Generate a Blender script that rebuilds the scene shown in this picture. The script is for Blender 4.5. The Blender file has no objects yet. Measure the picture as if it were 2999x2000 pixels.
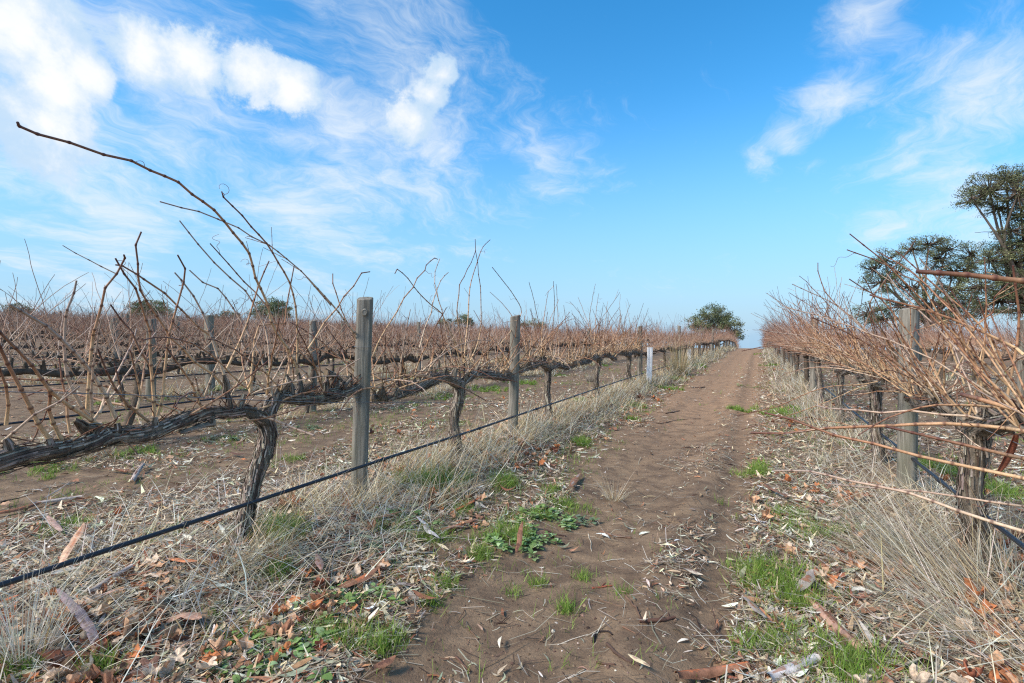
import bpy, math, random
import numpy as np
from mathutils import Vector, Matrix

# ------------------------------------------------------------------ camera
R = math.radians
PW, PH = 2999.0, 2000.0          # photograph size
FPX = 1530.8                     # focal length in photograph pixels
EYE = 1.07
YAW, PITCH = 25.2, -0.67
scene = bpy.context.scene
cam_data = bpy.data.cameras.new('camera')
cam = bpy.data.objects.new('camera', cam_data)
scene.collection.objects.link(cam)
cam.location = (0, 0, EYE)
cam.rotation_euler = (R(90 + PITCH), 0, R(YAW))
cam_data.sensor_width = 36
cam_data.lens = 36 * FPX / PW
cam_data.clip_start = 0.02
cam_data.clip_end = 8000
scene.camera = cam
CAM_M = (Matrix.Rotation(R(YAW), 3, 'Z') @ Matrix.Rotation(R(90 + PITCH), 3, 'X'))


def ray(px, py):
    v = CAM_M @ Vector(((px - PW / 2) / FPX, -(py - PH / 2) / FPX, -1.0))
    return np.array(v)


# ------------------------------------------------------------------ world
SUN_EL, SUN_AZ = 42.0, 215.0     # azimuth clockwise from +Y (behind the camera)
world = bpy.data.worlds.new('World')
scene.world = world
world.use_nodes = True
wt = world.node_tree
wt.nodes.clear()


class Graph:
    def __init__(self, tree):
        self.t = tree

    def node(self, kind, **kw):
        n = self.t.nodes.new(kind)
        for k, v in kw.items():
            setattr(n, k, v)
        return n

    def put(self, sock, v):
        if isinstance(v, bpy.types.NodeSocket):
            self.t.links.new(v, sock)
        else:
            sock.default_value = v

    def math(self, op, a, b=0.0, c=0.0, clamp=False):
        n = self.node('ShaderNodeMath', operation=op, use_clamp=clamp)
        for i, v in enumerate((a, b, c)):
            self.put(n.inputs[i], v)
        return n.outputs[0]

    def vec(self, op, a, b=(0, 0, 0), out=0):
        n = self.node('ShaderNodeVectorMath', operation=op)
        self.put(n.inputs[0], a)
        if op == 'SCALE':
            self.put(n.inputs['Scale'], b)
        else:
            self.put(n.inputs[1], b)
        return n.outputs[out]

    def dist(self, a, b):
        n = self.node('ShaderNodeVectorMath', operation='DISTANCE')
        self.put(n.inputs[0], a)
        self.put(n.inputs[1], b)
        return n.outputs['Value']

    def noise(self, v, scale, detail=6.0, rough=0.55, dist=0.0, out='Fac'):
        n = self.node('ShaderNodeTexNoise')
        self.put(n.inputs['Vector'], v)
        n.inputs['Scale'].default_value = scale
        n.inputs['Detail'].default_value = detail
        n.inputs['Roughness'].default_value = rough
        n.inputs['Distortion'].default_value = dist
        return n.outputs[out]

    def smooth(self, v, lo, hi, a=0.0, b=1.0):
        n = self.node('ShaderNodeMapRange', interpolation_type='SMOOTHSTEP')
        self.put(n.inputs[0], v)
        for i, x in enumerate((lo, hi, a, b)):
            self.put(n.inputs[i + 1], x)
        return n.outputs[0]

    def mix(self, f, a, b, mode='MIX'):
        n = self.node('ShaderNodeMix', data_type='RGBA', blend_type=mode)
        self.put(n.inputs[0], f)
        self.put(n.inputs[6], a)
        self.put(n.inputs[7], b)
        return n.outputs[2]

    def mapping(self, v, scale=(1, 1, 1), rot=(0, 0, 0), loc=(0, 0, 0)):
        n = self.node('ShaderNodeMapping')
        self.put(n.inputs[0], v)
        n.inputs['Scale'].default_value = scale
        n.inputs['Rotation'].default_value = rot
        n.inputs['Location'].default_value = loc
        return n.outputs[0]


def srgb(r, g, b):
    f = lambda c: c / 12.92 if c <= 0.04045 else ((c + 0.055) / 1.055) ** 2.4
    return (f(r / 255), f(g / 255), f(b / 255))


def rgba(r, g, b, k=1.0):
    return tuple(c * k for c in srgb(r, g, b)) + (1.0,)


def unit(v):
    v = np.asarray(v, float)
    return v / np.linalg.norm(v)


g = Graph(wt)
tc = g.node('ShaderNodeTexCoord').outputs['Generated']
sky = g.node('ShaderNodeTexSky', sky_type='NISHITA')
sky.sun_disc = False
sky.sun_elevation = R(SUN_EL)
sky.sun_rotation = R(SUN_AZ)
sky.air_density = 1.0
sky.dust_density = 0.6
sky.ozone_density = 1.6
D = g.vec('NORMALIZE', tc)
sep = g.node('ShaderNodeSeparateXYZ')
g.put(sep.inputs[0], D)
warp = g.vec('SUBTRACT', g.noise(D, 4.5, 3, 0.55, out='Color'), (0.5, 0.5, 0.5))
Dw = g.vec('ADD', D, g.vec('SCALE', warp, 0.10))
Dh = g.vec('ADD', D, g.vec('SCALE', warp, 0.05))
lumps = g.math('SUBTRACT', g.noise(Dh, 12.0, 9, 0.66), 0.5)
# thin high cloud: seen on a flat layer, so streaks close up toward the horizon
den = g.math('ADD', g.math('MAXIMUM', sep.outputs[2], 0.0), 0.22)
plane = g.node('ShaderNodeCombineXYZ')
g.put(plane.inputs[0], g.math('DIVIDE', sep.outputs[0], den))
g.put(plane.inputs[1], g.math('DIVIDE', sep.outputs[1], den))
Pw = g.vec('ADD', plane.outputs[0], g.vec('SCALE', g.vec('SUBTRACT', g.noise(plane.outputs[0], 1.3, 4, 0.55, out='Color'), (0.5, 0.5, 0.5)), 0.8))
wisp = g.math('SUBTRACT', g.noise(g.mapping(Pw, scale=(3.2, 1.7, 1), rot=(0, 0, R(-52))), 1.0, 10, 0.70), 0.5)


def cover(puffs, v):
    out = None
    for (c, r) in puffs:
        m = g.math('MULTIPLY_ADD', g.dist(v, tuple(c)), -1.0 / r, 1.0)
        out = m if out is None else g.math('SMOOTH_MAX', out, m, 0.25)
    return out


def puff(px, py, rpx):
    a = unit(ray(px, py))
    return a, float(np.linalg.norm(unit(ray(px + rpx, py)) - a))


heaps = [puff(*p) for p in ((60, 90, 235), (430, 160, 140), (560, 160, 140), (740, 230, 130), (850, 268, 95), (120, 240, 150), (270, 215, 105), (1285, 205, 66), (1255, 275, 72), (1205, 345, 90), (110, 390, 200))]
veils = [puff(*p) for p in ((120, 380, 480), (520, 330, 440), (330, 650, 280), (1000, 440, 400), (1130, 110, 330), (1230, 480, 300), (880, 620, 300),
                            (2480, 290, 150), (2330, 400, 110), (2250, 470, 80), (2870, 260, 380), (2760, 540, 360), (2560, 60, 200), (1560, 430, 190), (300, 850, 260))]
rs = random.Random(5)
vd = unit((-math.sin(R(YAW)), math.cos(R(YAW)), 0.15))
while len(heaps) < 18 or len(veils) < 26:        # the same kind of sky all the way round
    a, e = rs.uniform(0, 2 * math.pi), rs.uniform(0.12, 1.25)
    c = np.array((math.cos(a) * math.cos(e), math.sin(a) * math.cos(e), math.sin(e)))
    if c @ vd > 0.5:
        continue
    if len(heaps) < 18:
        heaps.append((c, rs.uniform(0.10, 0.18)))
    else:
        veils.append((c, rs.uniform(0.2, 0.4)))
heap = g.math('ADD', g.math('MULTIPLY', g.math('MAXIMUM', cover(heaps, Dh), -0.6), 1.15), g.math('MULTIPLY', lumps, 2.4))
heap_a = g.smooth(heap, 0.08, 0.48)
veil = g.math('ADD', g.math('MULTIPLY', g.math('MAXIMUM', cover(veils, Dw), -0.35), 0.62), g.math('MULTIPLY', wisp, 2.7))
veil_a = g.math('MULTIPLY', g.smooth(veil, -0.04, 1.0), 0.82)
K = 10.0                                         # the Background runs at 0.1
blue = g.node('ShaderNodeHueSaturation')
blue.inputs['Hue'].default_value = 0.494
blue.inputs['Saturation'].default_value = 1.42
blue.inputs['Value'].default_value = 1.15
g.put(blue.inputs['Color'], sky.outputs[0])
base = g.mix(g.smooth(sep.outputs[2], 0.0, 0.42, 0.85, 0.0), blue.outputs[0], rgba(158, 210, 254, K * 0.39))
col = g.mix(veil_a, base, rgba(240, 248, 255, K * 0.455))
shade = g.smooth(g.math('ADD', heap, g.math('MULTIPLY', g.math('SUBTRACT', g.noise(Dh, 9.0, 5, 0.55), 0.5), 2.2)), 0.15, 1.15)
col = g.mix(g.math('MULTIPLY', heap_a, 0.92), col, g.mix(shade, rgba(200, 226, 250, K * 0.455), rgba(255, 255, 255, K * 0.475)))
bg = g.node('ShaderNodeBackground')
g.put(bg.inputs[0], col)
bg.inputs[1].default_value = 0.1
world.cycles.sampling_method = 'MANUAL'
world.cycles.sample_map_resolution = 512
wo = g.node('ShaderNodeOutputWorld')
wt.links.new(bg.outputs[0], wo.inputs[0])

# ------------------------------------------------------------------ sun and exposure
sun_data = bpy.data.lights.new('sun', 'SUN')
sun_data.energy = 2.0
sun_data.angle = R(16)
sun_data.color = (1.0, 0.93, 0.83)
sun = bpy.data.objects.new('sun', sun_data)
scene.collection.objects.link(sun)
sd = Vector((math.sin(R(SUN_AZ)) * math.cos(R(SUN_EL)), math.cos(R(SUN_AZ)) * math.cos(R(SUN_EL)), math.sin(R(SUN_EL))))
sun.rotation_euler = sd.to_track_quat('Z', 'Y').to_euler()
vs = scene.view_settings
vs.view_transform = 'Standard'
vs.look = 'None'
vs.exposure = 1.15
vs.gamma = 1.0
vs.use_curve_mapping = False
scene.cycles.use_denoising = False
scene.cycles.filter_width = 1.2
scene.cycles.max_bounces = 5
scene.cycles.diffuse_bounces = 2
scene.cycles.glossy_bounces = 1
scene.cycles.transmission_bounces = 2

# ------------------------------------------------------------------ helpers
COL = scene.collection


def link(o, parent=None):
    COL.objects.link(o)
    if parent is not None:
        o.parent = parent
    return o


def tag(o, label=None, cat=None, group=None, kind=None):
    for k, v in (('label', label), ('category', cat), ('group', group), ('kind', kind)):
        if v:
            o[k] = v
    return o


def empty(name, loc=(0, 0, 0), rz=0.0):
    o = bpy.data.objects.new(name, None)
    o.empty_display_size = 0.1
    o.location = loc
    o.rotation_euler = (0, 0, rz)
    return link(o)


class MB:
    """collects vertices, triangles, quads and vertex colours and links them as one mesh"""
    def __init__(self):
        self.V, self.C, self.T, self.Q, self.n = [], [], [], [], 0

    def add(self, V, F, C=(0.5, 0.5, 0.5)):
        V = np.asarray(V, float).reshape(-1, 3)
        C = np.asarray(C, float)
        if C.ndim == 1:
            C = np.tile(C, (len(V), 1))
        F = np.asarray(F, int)
        (self.Q if F.shape[1] == 4 else self.T).append(F + self.n)
        self.V.append(V)
        self.C.append(C)
        self.n += len(V)
        return self

    def mesh(self, name, mat, smooth=True):
        V = np.concatenate(self.V)
        C = np.concatenate(self.C)
        T = np.concatenate(self.T) if self.T else np.zeros((0, 3), int)
        Q = np.concatenate(self.Q) if self.Q else np.zeros((0, 4), int)
        me = bpy.data.meshes.new(name)
        me.vertices.add(len(V))
        me.vertices.foreach_set('co', V.astype(np.float32).ravel())
        me.loops.add(T.size + Q.size)
        me.loops.foreach_set('vertex_index', np.concatenate([T.ravel(), Q.ravel()]).astype(np.int32))
        k = len(T) + len(Q)
        me.polygons.add(k)
        start = np.concatenate([np.arange(len(T)) * 3, T.size + np.arange(len(Q)) * 4]).astype(np.int32)
        me.polygons.foreach_set('loop_start', start)
        me.polygons.foreach_set('use_smooth', np.full(k, smooth))
        me.update(calc_edges=True)
        a = me.color_attributes.new('Col', 'FLOAT_COLOR', 'POINT')
        a.data.foreach_set('color', np.concatenate([C, np.ones((len(C), 1))], 1).astype(np.float32).ravel())
        if mat:
            me.materials.append(mat)
        return me

    def build(self, name, mat, parent=None, smooth=True):
        return link(bpy.data.objects.new(name, self.mesh(name, mat, smooth)), parent)


def hash2(ix, iy, seed):
    h = (ix.astype(np.int64) * 374761393 + iy.astype(np.int64) * 668265263 + seed * 1442695041) & 0xFFFFFFFF
    h = ((h ^ (h >> 13)) * 1274126177) & 0xFFFFFFFF
    return ((h ^ (h >> 16)) & 0xFFFF) / 65535.0


def vnoise(x, y, seed=0):
    x, y = np.asarray(x, float), np.asarray(y, float)
    ix, iy = np.floor(x), np.floor(y)
    fx, fy = x - ix, y - iy
    fx, fy = fx * fx * (3 - 2 * fx), fy * fy * (3 - 2 * fy)
    a, b = hash2(ix, iy, seed), hash2(ix + 1, iy, seed)
    c, d = hash2(ix, iy + 1, seed), hash2(ix + 1, iy + 1, seed)
    return (a * (1 - fx) + b * fx) * (1 - fy) + (c * (1 - fx) + d * fx) * fy


def fbm(x, y, seed=0, oct=4):
    s, a, t = 0, 0.5, 0
    for i in range(oct):
        s = s + a * vnoise(np.asarray(x) * 2 ** i + 17 * i, np.asarray(y) * 2 ** i - 9 * i, seed + i)
        t += a
        a *= 0.5
    return s / t


def sstep(lo, hi, x):
    t = np.clip((np.asarray(x, float) - lo) / (hi - lo), 0, 1)
    return t * t * (3 - 2 * t)


def band(x, a, b, soft):
    return sstep(a - soft, a + soft, x) * (1 - sstep(b - soft, b + soft, x))


ROW0, ROWR, PITCHX = -2.31, 0.894, 3.2      # nearest row left of the track, nearest right, spacing


def ground_z(x, y):
    x, y = np.asarray(x, float), np.asarray(y, float)
    far = np.clip(-x - 5, 0, None)
    z = 0.037 * (np.sqrt(far * far + 4) - 2)
    z = z - 0.0011 * np.clip(-x - 52, 0, 60) ** 2 - 0.05 * np.clip(-x - 112, 0, 1000)
    z = z - 0.0016 * np.clip(y - 44, 0, 40) ** 2 - 0.07 * np.clip(y - 84, 0, 3000)
    z = np.maximum(z, -120.0)
    near = 1 - sstep(25, 45, np.hypot(x, y))
    d = 0.055 * (fbm(x * 0.55, y * 0.45, 3) - 0.5) + 0.030 * (1 - 0.65 * band(x, -1.4, 0.1, 0.2)) * (fbm(x * 2.3, y * 1.7, 8) - 0.5) + 0.012 * (fbm(x * 9, y * 9, 21, 3) - 0.5)
    rut = -0.035 * band(x, -1.05, -0.50, 0.14) - 0.028 * band(x, -0.22, -0.04, 0.07) + 0.03 * band(x, -2.75, -1.75, 0.25) + 0.03 * band(x, 0.45, 1.4, 0.25)
    rut = rut - 0.02 * band(x, -2.5, -2.1, 0.1) * band(y, 2.2, 3.0, 0.2)
    rut = rut + 0.03 * band(x, -5.9, -5.1, 0.25) + 0.012 * band(x, -0.44, -0.28, 0.05)
    wheel = 0.004 * (fbm(x * 30, y * 30, 77, 2) - 0.5) + 0.006 * (fbm(x * 5, y * 3, 31, 3) - 0.5) * band(x, -1.15, 0.0, 0.15)
    return z + near * (d + rut + wheel)


def gz(x, y):
    return float(ground_z(np.array([x]), np.array([y]))[0])


EYE_P = np.array((0, 0, EYE))


def on_x(px, py, x):
    d = ray(px, py)
    return EYE_P + d * (x / d[0])


def at_depth(px, py, z):
    return EYE_P + ray(px, py) * z


def on_ground(px, py, lift=0.0):
    d = ray(px, py)
    t = EYE / -d[2]
    for _ in range(6):
        p = EYE_P + d * t
        t = (EYE - gz(p[0], p[1]) - lift) / -d[2]
    return EYE_P + d * t


def catmull(P, step):
    P = np.asarray(P, float)
    Pe = np.vstack([2 * P[0] - P[1], P, 2 * P[-1] - P[-2]])
    out = []
    for i in range(len(P) - 1):
        a, b, c, d = Pe[i:i + 4]
        n = max(1, int(round(np.linalg.norm(c[:3] - b[:3]) / step)))
        for k in range(n):
            t = k / n
            out.append(0.5 * (2 * b + (c - a) * t + (2 * a - 5 * b + 4 * c - d) * t * t + (3 * b - a - 3 * c + d) * t ** 3))
    out.append(P[-1])
    return np.array(out)


def frames(P):
    T = np.gradient(P, axis=0)
    T /= np.linalg.norm(T, axis=1)[:, None] + 1e-9
    N = np.zeros_like(P)
    ref = np.array((0.31, 0.12, 0.94)) if abs(T[0][2]) < 0.8 else np.array((0.95, 0.3, 0.05))
    n = ref - T[0] * (ref @ T[0])
    for i in range(len(P)):
        n = n - T[i] * (n @ T[i])
        n /= np.linalg.norm(n) + 1e-9
        N[i] = n
    return T, N, np.cross(T, N)


def tube(mb, P, rad, sides, col, cap=True):
    P = np.asarray(P, float)
    rad = np.broadcast_to(np.asarray(rad, float), (len(P),))
    T, N, B = frames(P)
    th = np.arange(sides) * 2 * np.pi / sides
    V = P[:, None] + rad[:, None, None] * (np.cos(th)[None, :, None] * N[:, None] + np.sin(th)[None, :, None] * B[:, None])
    n = len(P)
    i = np.arange(n - 1)[:, None] * sides
    j = np.arange(sides)[None]
    k = (j + 1) % sides
    F = np.stack([i + j, i + k, i + sides + k, i + sides + j], -1).reshape(-1, 4)
    col = np.asarray(col, float)
    C = np.repeat(col, sides, 0) if col.ndim == 2 else col
    mb.add(V.reshape(-1, 3), F, C)
    if cap:
        m = mb.n
        for e, s in ((0, 1), (n - 1, -1)):
            mb.add(np.vstack([P[e] + 0.25 * rad[e] * (-s) * T[e], V[e]]), [(0, 1 + (a + 1) % sides, 1 + a) if s > 0 else (0, 1 + a, 1 + (a + 1) % sides) for a in range(sides)],
                   col[e] if col.ndim == 2 else col)


def strips(mb, P, d, up, L, Wd, prof, bend=0.0, sickle=0.0, col=None, rooted=False):
    """N flat tapered strips at once: centre P, direction d, normal up, length L, width Wd, vertical bend and sideways sickle"""
    N = len(P)
    side = np.cross(d, up)
    side /= np.linalg.norm(side, axis=1)[:, None] + 1e-9
    K = len(prof)
    ts = np.linspace(0, 1, K)
    bend = np.broadcast_to(bend, (N,))
    sickle = np.broadcast_to(sickle, (N,))
    V = np.zeros((N, K, 2, 3))
    for k, t in enumerate(ts):
        s = t if rooted else t - 0.5
        q = (t * t if rooted else (2 * s) ** 2)
        c = P + d * (L * s)[:, None] + up * (L * bend * q)[:, None] + side * (L * sickle * q)[:, None]
        w = (Wd * prof[k] * 0.5)[:, None] * side
        V[:, k, 0], V[:, k, 1] = c - w, c + w
    b = (np.arange(N) * K * 2)[:, None]
    k = np.arange(K - 1)[None] * 2
    F = np.stack([b + k, b + k + 1, b + k + 3, b + k + 2], -1).reshape(-1, 4)
    mb.add(V.reshape(-1, 3), F, np.repeat(col, K * 2, 0))


def blades(mb, P, az, lean, curl, L, Wd, col, rng, K=4):
    """N grass blades rooted at P that start at angle lean from vertical and bend over by curl"""
    N = len(P)
    ts = np.linspace(0, 1, K)
    h = np.zeros((N, K))
    v = np.zeros((N, K))
    kink, at = np.where(rng.random(N) < 0.3, rng.uniform(0.5, 1.5, N), 0.0), rng.uniform(0.3, 0.85, N)
    for k in range(1, K):
        a = lean + curl * (ts[k] + ts[k - 1]) / 2 + kink * (ts[k] > at) * (Wd > 0.003)
        h[:, k] = h[:, k - 1] + np.sin(a) * (ts[k] - ts[k - 1]) * L
        v[:, k] = v[:, k - 1] + np.cos(a) * (ts[k] - ts[k - 1]) * L
    v = np.maximum(v, 0.004)
    f = rng.uniform(0, np.pi, N)
    wx, wy = np.cos(f), np.sin(f)
    V = np.zeros((N, K, 2, 3))
    prof = np.array([1.0, 0.9, 0.65, 0.12]) if K == 4 else np.linspace(1, 0.12, K)
    for k in range(K):
        c = P + np.stack([h[:, k] * np.cos(az), h[:, k] * np.sin(az), v[:, k]], 1)
        w = np.stack([wx, wy, 0 * wx], 1) * (Wd * prof[k] * 0.5)[:, None]
        V[:, k, 0], V[:, k, 1] = c - w, c + w
    b = (np.arange(N) * K * 2)[:, None]
    k = np.arange(K - 1)[None] * 2
    F = np.stack([b + k, b + k + 1, b + k + 3, b + k + 2], -1).reshape(-1, 4)
    mb.add(V.reshape(-1, 3), F, np.repeat(col, K * 2, 0))


def palette(cols, n, rng, jitter=0.18, w=None):
    c = np.array([srgb(*x) for x in cols])
    a = c[rng.choice(len(c), n, p=w)]
    return np.clip(a * (1 + rng.normal(0, jitter, (n, 1))) * (1 + rng.normal(0, 0.04, (n, 3))), 0.004, 0.9)


def material(name, rough=0.85, noise=None, amount=0.3, stretch=(1, 1, 1), bump=None, bump_s=0.3, base=None, spec=0.3, translucent=0.0):
    m = bpy.data.materials.new(name)
    m.use_nodes = True
    t = m.node_tree
    G = Graph(t)
    b = t.nodes['Principled BSDF']
    b.inputs['Roughness'].default_value = rough
    b.inputs['Specular IOR Level'].default_value = spec
    if base is None:
        a = G.node('ShaderNodeAttribute')
        a.attribute_name = 'Col'
        c = a.outputs['Color']
    else:
        c = base + (1.0,)
    pos = G.mapping(G.node('ShaderNodeTexCoord').outputs['Object'], scale=stretch)
    if noise:
        n = G.smooth(G.noise(pos, noise, 6, 0.62), 0.28, 0.72, 1 - amount, 1 + amount)
        cc = G.node('ShaderNodeCombineColor')
        for i in range(3):
            G.put(cc.inputs[i], n)
        c = G.mix(1.0, c, cc.outputs[0], 'MULTIPLY')
    G.put(b.inputs['Base Color'], c)
    if bump:
        bn = G.node('ShaderNodeBump')
        bn.inputs['Strength'].default_value = bump_s
        bn.inputs['Distance'].default_value = 0.01
        G.put(bn.inputs['Height'], G.noise(pos, bump, 5, 0.6))
        t.links.new(bn.outputs[0], b.inputs['Normal'])
    if translucent:
        tr = G.node('ShaderNodeBsdfTranslucent')
        G.put(tr.inputs[0], c)
        mx = G.node('ShaderNodeMixShader')
        mx.inputs[0].default_value = translucent
        t.links.new(b.outputs[0], mx.inputs[1])
        t.links.new(tr.outputs[0], mx.inputs[2])
        t.links.new(mx.outputs[0], t.nodes['Material Output'].inputs[0])
    return m


M_BARK = material('vine_bark', 0.95, 38, 0.45, (1, 1, 0.35), 70, 0.8, spec=0.15)
M_CANE = material('vine_cane', 0.55, 90, 0.22, (1, 1, 0.5), None, spec=0.35)
M_GRASS = material('dry_straw', 0.75, None, translucent=0.25, spec=0.2)
M_GREEN = material('green_blade', 0.6, None, translucent=0.35, spec=0.25)
M_LEAF = material('fallen_leaf', 0.8, 60, 0.3, bump=120, bump_s=0.25, translucent=0.12, spec=0.2)
M_PEEL = material('peeled_bark', 0.85, 26, 0.35, (1, 1, 1), 60, 0.4, spec=0.2)
M_FOL = material('tree_foliage', 0.6, 0.8, 0.25, translucent=0.2, spec=0.25)
M_TRUNK = material('tree_bark', 0.9, 3, 0.35, (1, 1, 0.3), 8, 0.5)
M_PIPE = material('black_poly_pipe', 0.42, None, base=srgb(34, 38, 46), spec=0.5)
M_WIRE = material('galvanised_wire', 0.45, None, base=srgb(120, 122, 124), spec=0.5)
M_STAKE = material('white_plastic', 0.5, 14, 0.08, base=srgb(232, 230, 226))

NUM = ['zeroth', 'first', 'second', 'third', 'fourth', 'fifth', 'sixth', 'seventh', 'eighth', 'ninth', 'tenth', 'eleventh', 'twelfth', 'thirteenth', 'fourteenth', 'fifteenth',
       'sixteenth', 'seventeenth', 'eighteenth', 'nineteenth', 'twentieth', 'twenty-first', 'twenty-second', 'twenty-third', 'twenty-fourth', 'twenty-fifth', 'twenty-sixth',
       'twenty-seventh', 'twenty-eighth', 'twenty-ninth', 'thirtieth', 'thirty-first', 'thirty-second', 'thirty-third', 'thirty-fourth', 'thirty-fifth']


def weathered_wood():
    m = bpy.data.materials.new('weathered_wood')
    m.use_nodes = True
    t = m.node_tree
    G = Graph(t)
    b = t.nodes['Principled BSDF']
    b.inputs['Roughness'].default_value = 0.9
    b.inputs['Specular IOR Level'].default_value = 0.15
    o = G.node('ShaderNodeTexCoord').outputs['Object']
    oi = G.node('ShaderNodeObjectInfo').outputs['Random']
    p = G.vec('ADD', G.mapping(o, scale=(1, 1, 0.06)), G.vec('SCALE', (3.1, 5.3, 1.7), oi))
    grain = G.noise(p, 55, 7, 0.65)
    broad = G.noise(G.vec('ADD', G.mapping(o, scale=(1, 1, 0.3)), G.vec('SCALE', (3.1, 5.3, 1.7), oi)), 7, 4, 0.5)
    c = G.mix(G.smooth(grain, 0.3, 0.7), rgba(98, 92, 82), rgba(158, 150, 136))
    c = G.mix(G.smooth(broad, 0.48, 0.70, 0, 0.45), c, rgba(116, 116, 94))
    s = G.node('ShaderNodeSeparateXYZ')
    G.put(s.inputs[0], o)
    c = G.mix(G.smooth(G.noise(p, 20, 3, 0.5), 0.62, 0.70, 0, 0.85), c, rgba(52, 47, 40))
    G.put(b.inputs['Base Color'], c)
    bn = G.node('ShaderNodeBump')
    bn.inputs['Strength'].default_value = 0.7
    bn.inputs['Distance'].default_value = 0.006
    G.put(bn.inputs['Height'], G.math('ADD', grain, G.smooth(G.noise(p, 20, 3, 0.5), 0.60, 0.70, 1, 0)))
    t.links.new(bn.outputs[0], b.inputs['Normal'])
    return m


M_WOOD = weathered_wood()


def soil():
    m = bpy.data.materials.new('vineyard_soil')
    m.use_nodes = True
    t = m.node_tree
    G = Graph(t)
    b = t.nodes['Principled BSDF']
    b.inputs['Roughness'].default_value = 0.95
    b.inputs['Specular IOR Level'].default_value = 0.12
    o = G.node('ShaderNodeTexCoord').outputs['Object']
    flat = G.mapping(o, scale=(1, 1, 0))
    n1 = G.noise(G.mapping(flat, scale=(1.0, 0.55, 1)), 1.5, 6, 0.6)
    n2 = G.noise(flat, 7.0, 7, 0.62, 0.4)
    n3 = G.noise(flat, 60, 5, 0.7)
    s = G.node('ShaderNodeSeparateXYZ')
    G.put(s.inputs[0], o)
    c = G.mix(G.smooth(n2, 0.3, 0.72), rgba(107, 88, 71), rgba(146, 122, 97))
    sand = G.math('MULTIPLY', G.smooth(n1, 0.42, 0.72), G.smooth(n2, 0.36, 0.68))
    c = G.mix(G.math('MULTIPLY', sand, 0.6), c, rgba(178, 147, 112))
    # the worn track further on is drier, redder earth
    trk = G.math('MULTIPLY', G.math('MULTIPLY', G.smooth(s.outputs[0], -2.0, -1.3), G.smooth(s.outputs[0], 0.5, 0.0)), G.smooth(s.outputs[1], 3.0, 9.0))
    c = G.mix(G.math('MULTIPLY', trk, G.smooth(n2, 0.3, 0.6, 0.35, 0.85)), c, rgba(174, 138, 106))
    c = G.mix(G.smooth(n3, 0.35, 0.75, 0.0, 0.35), c, rgba(82, 64, 54))
    v = G.node('ShaderNodeTexVoronoi', feature='F1')
    G.put(v.inputs['Vector'], flat)
    v.inputs['Scale'].default_value = 34
    sc = G.node('ShaderNodeSeparateColor')
    G.put(sc.inputs[0], v.outputs['Color'])
    gr = G.math('MULTIPLY', G.smooth(v.outputs['Distance'], 0.18, 0.08), G.math('GREATER_THAN', sc.outputs[0], 0.86))
    c = G.mix(gr, c, G.mix(sc.outputs[1], rgba(70, 56, 48), rgba(206, 194, 176)))
    moss = G.math('MULTIPLY', G.smooth(G.noise(flat, 0.9, 5, 0.6), 0.60, 0.72), G.smooth(n3, 0.3, 0.6))
    off = G.math('MAXIMUM', G.smooth(s.outputs[0], -1.5, -2.0), G.smooth(s.outputs[0], 0.1, 0.5))
    c = G.mix(G.math('MULTIPLY', G.math('MULTIPLY', moss, off), 0.55), c, rgba(104, 112, 58))
    G.put(b.inputs['Base Color'], c)
    bn = G.node('ShaderNodeBump')
    bn.inputs['Strength'].default_value = 0.75
    bn.inputs['Distance'].default_value = 0.02
    h = G.math('ADD', G.math('MULTIPLY', n2, 0.35), G.math('MULTIPLY', n3, 0.5))
    h = G.math('ADD', h, G.math('MULTIPLY', gr, 0.35))
    h = G.math('ADD', h, G.math('MULTIPLY', G.noise(flat, 190, 3, 0.6), 0.16))
    G.put(bn.inputs['Height'], h)
    t.links.new(bn.outputs[0], b.inputs['Normal'])
    return m


M_SOIL = soil()

# ------------------------------------------------------------------ ground and track: one height field, cut into two sheets
def grow(a, b, s0, s1, k=1.0):
    out = [a]
    while out[-1] < b:
        f = (out[-1] - a) / (b - a)
        out.append(out[-1] + s0 + (s1 - s0) * f ** k)
    return out


far_x = [-2500, -1500, -900, -600, -400, -280, -200, -150] + list(np.arange(-118, -30, 4.0)) + list(np.arange(-30, -7.2, 0.75))
xs = np.array(far_x + list(np.arange(-7.0, -2.8, 0.06)) + list(np.arange(-2.8, 1.5, 0.028)) + list(np.arange(1.5, 5.0, 0.07)) + [5.4, 6, 7, 8.5, 10.5, 13, 17, 22, 30, 42, 60, 90, 140, 220, 400, 800, 1500, 2500])
ys = np.array([-300, -120, -60, -30, -15, -8, -4, -2, -1] + grow(-0.5, 14, 0.026, 0.12) + list(np.arange(14.4, 30, 0.4)) + list(np.arange(30.5, 56, 1.5)) + list(np.arange(57, 104, 3.0)) + [110, 120, 135, 160, 200, 260, 340, 450, 600, 900, 1400, 2200, 3000])
X, Y = np.meshgrid(xs, ys, indexing='ij')
GV = np.stack([X, Y, ground_z(X, Y)], -1).reshape(-1, 3)
ni, nj = X.shape
ii, jj = np.meshgrid(np.arange(ni - 1), np.arange(nj - 1), indexing='ij')
GF = np.stack([ii * nj + jj, (ii + 1) * nj + jj, (ii + 1) * nj + jj + 1, ii * nj + jj + 1], -1).reshape(-1, 4)
cx = (xs[ii] + xs[ii + 1]).ravel() / 2
cy = (ys[jj] + ys[jj + 1]).ravel() / 2
wob = 0.16 * (fbm(cy * 0.8, 0 * cy, 5) - 0.5)
is_track = (cx > -1.20 + wob - 0.35 * sstep(3, 12, cy)) & (cx < -0.02 + wob + 0.2 * sstep(3, 12, cy)) & (cy > -8) & (cy < 104)


def sheet(name, F):
    used, inv = np.unique(F, return_inverse=True)
    o = MB().add(GV[used], inv.reshape(F.shape)).build(name, M_SOIL)
    return tag(o, kind='structure')


sheet('ground', GF[~is_track])
sheet('dirt_track', GF[is_track])

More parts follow.
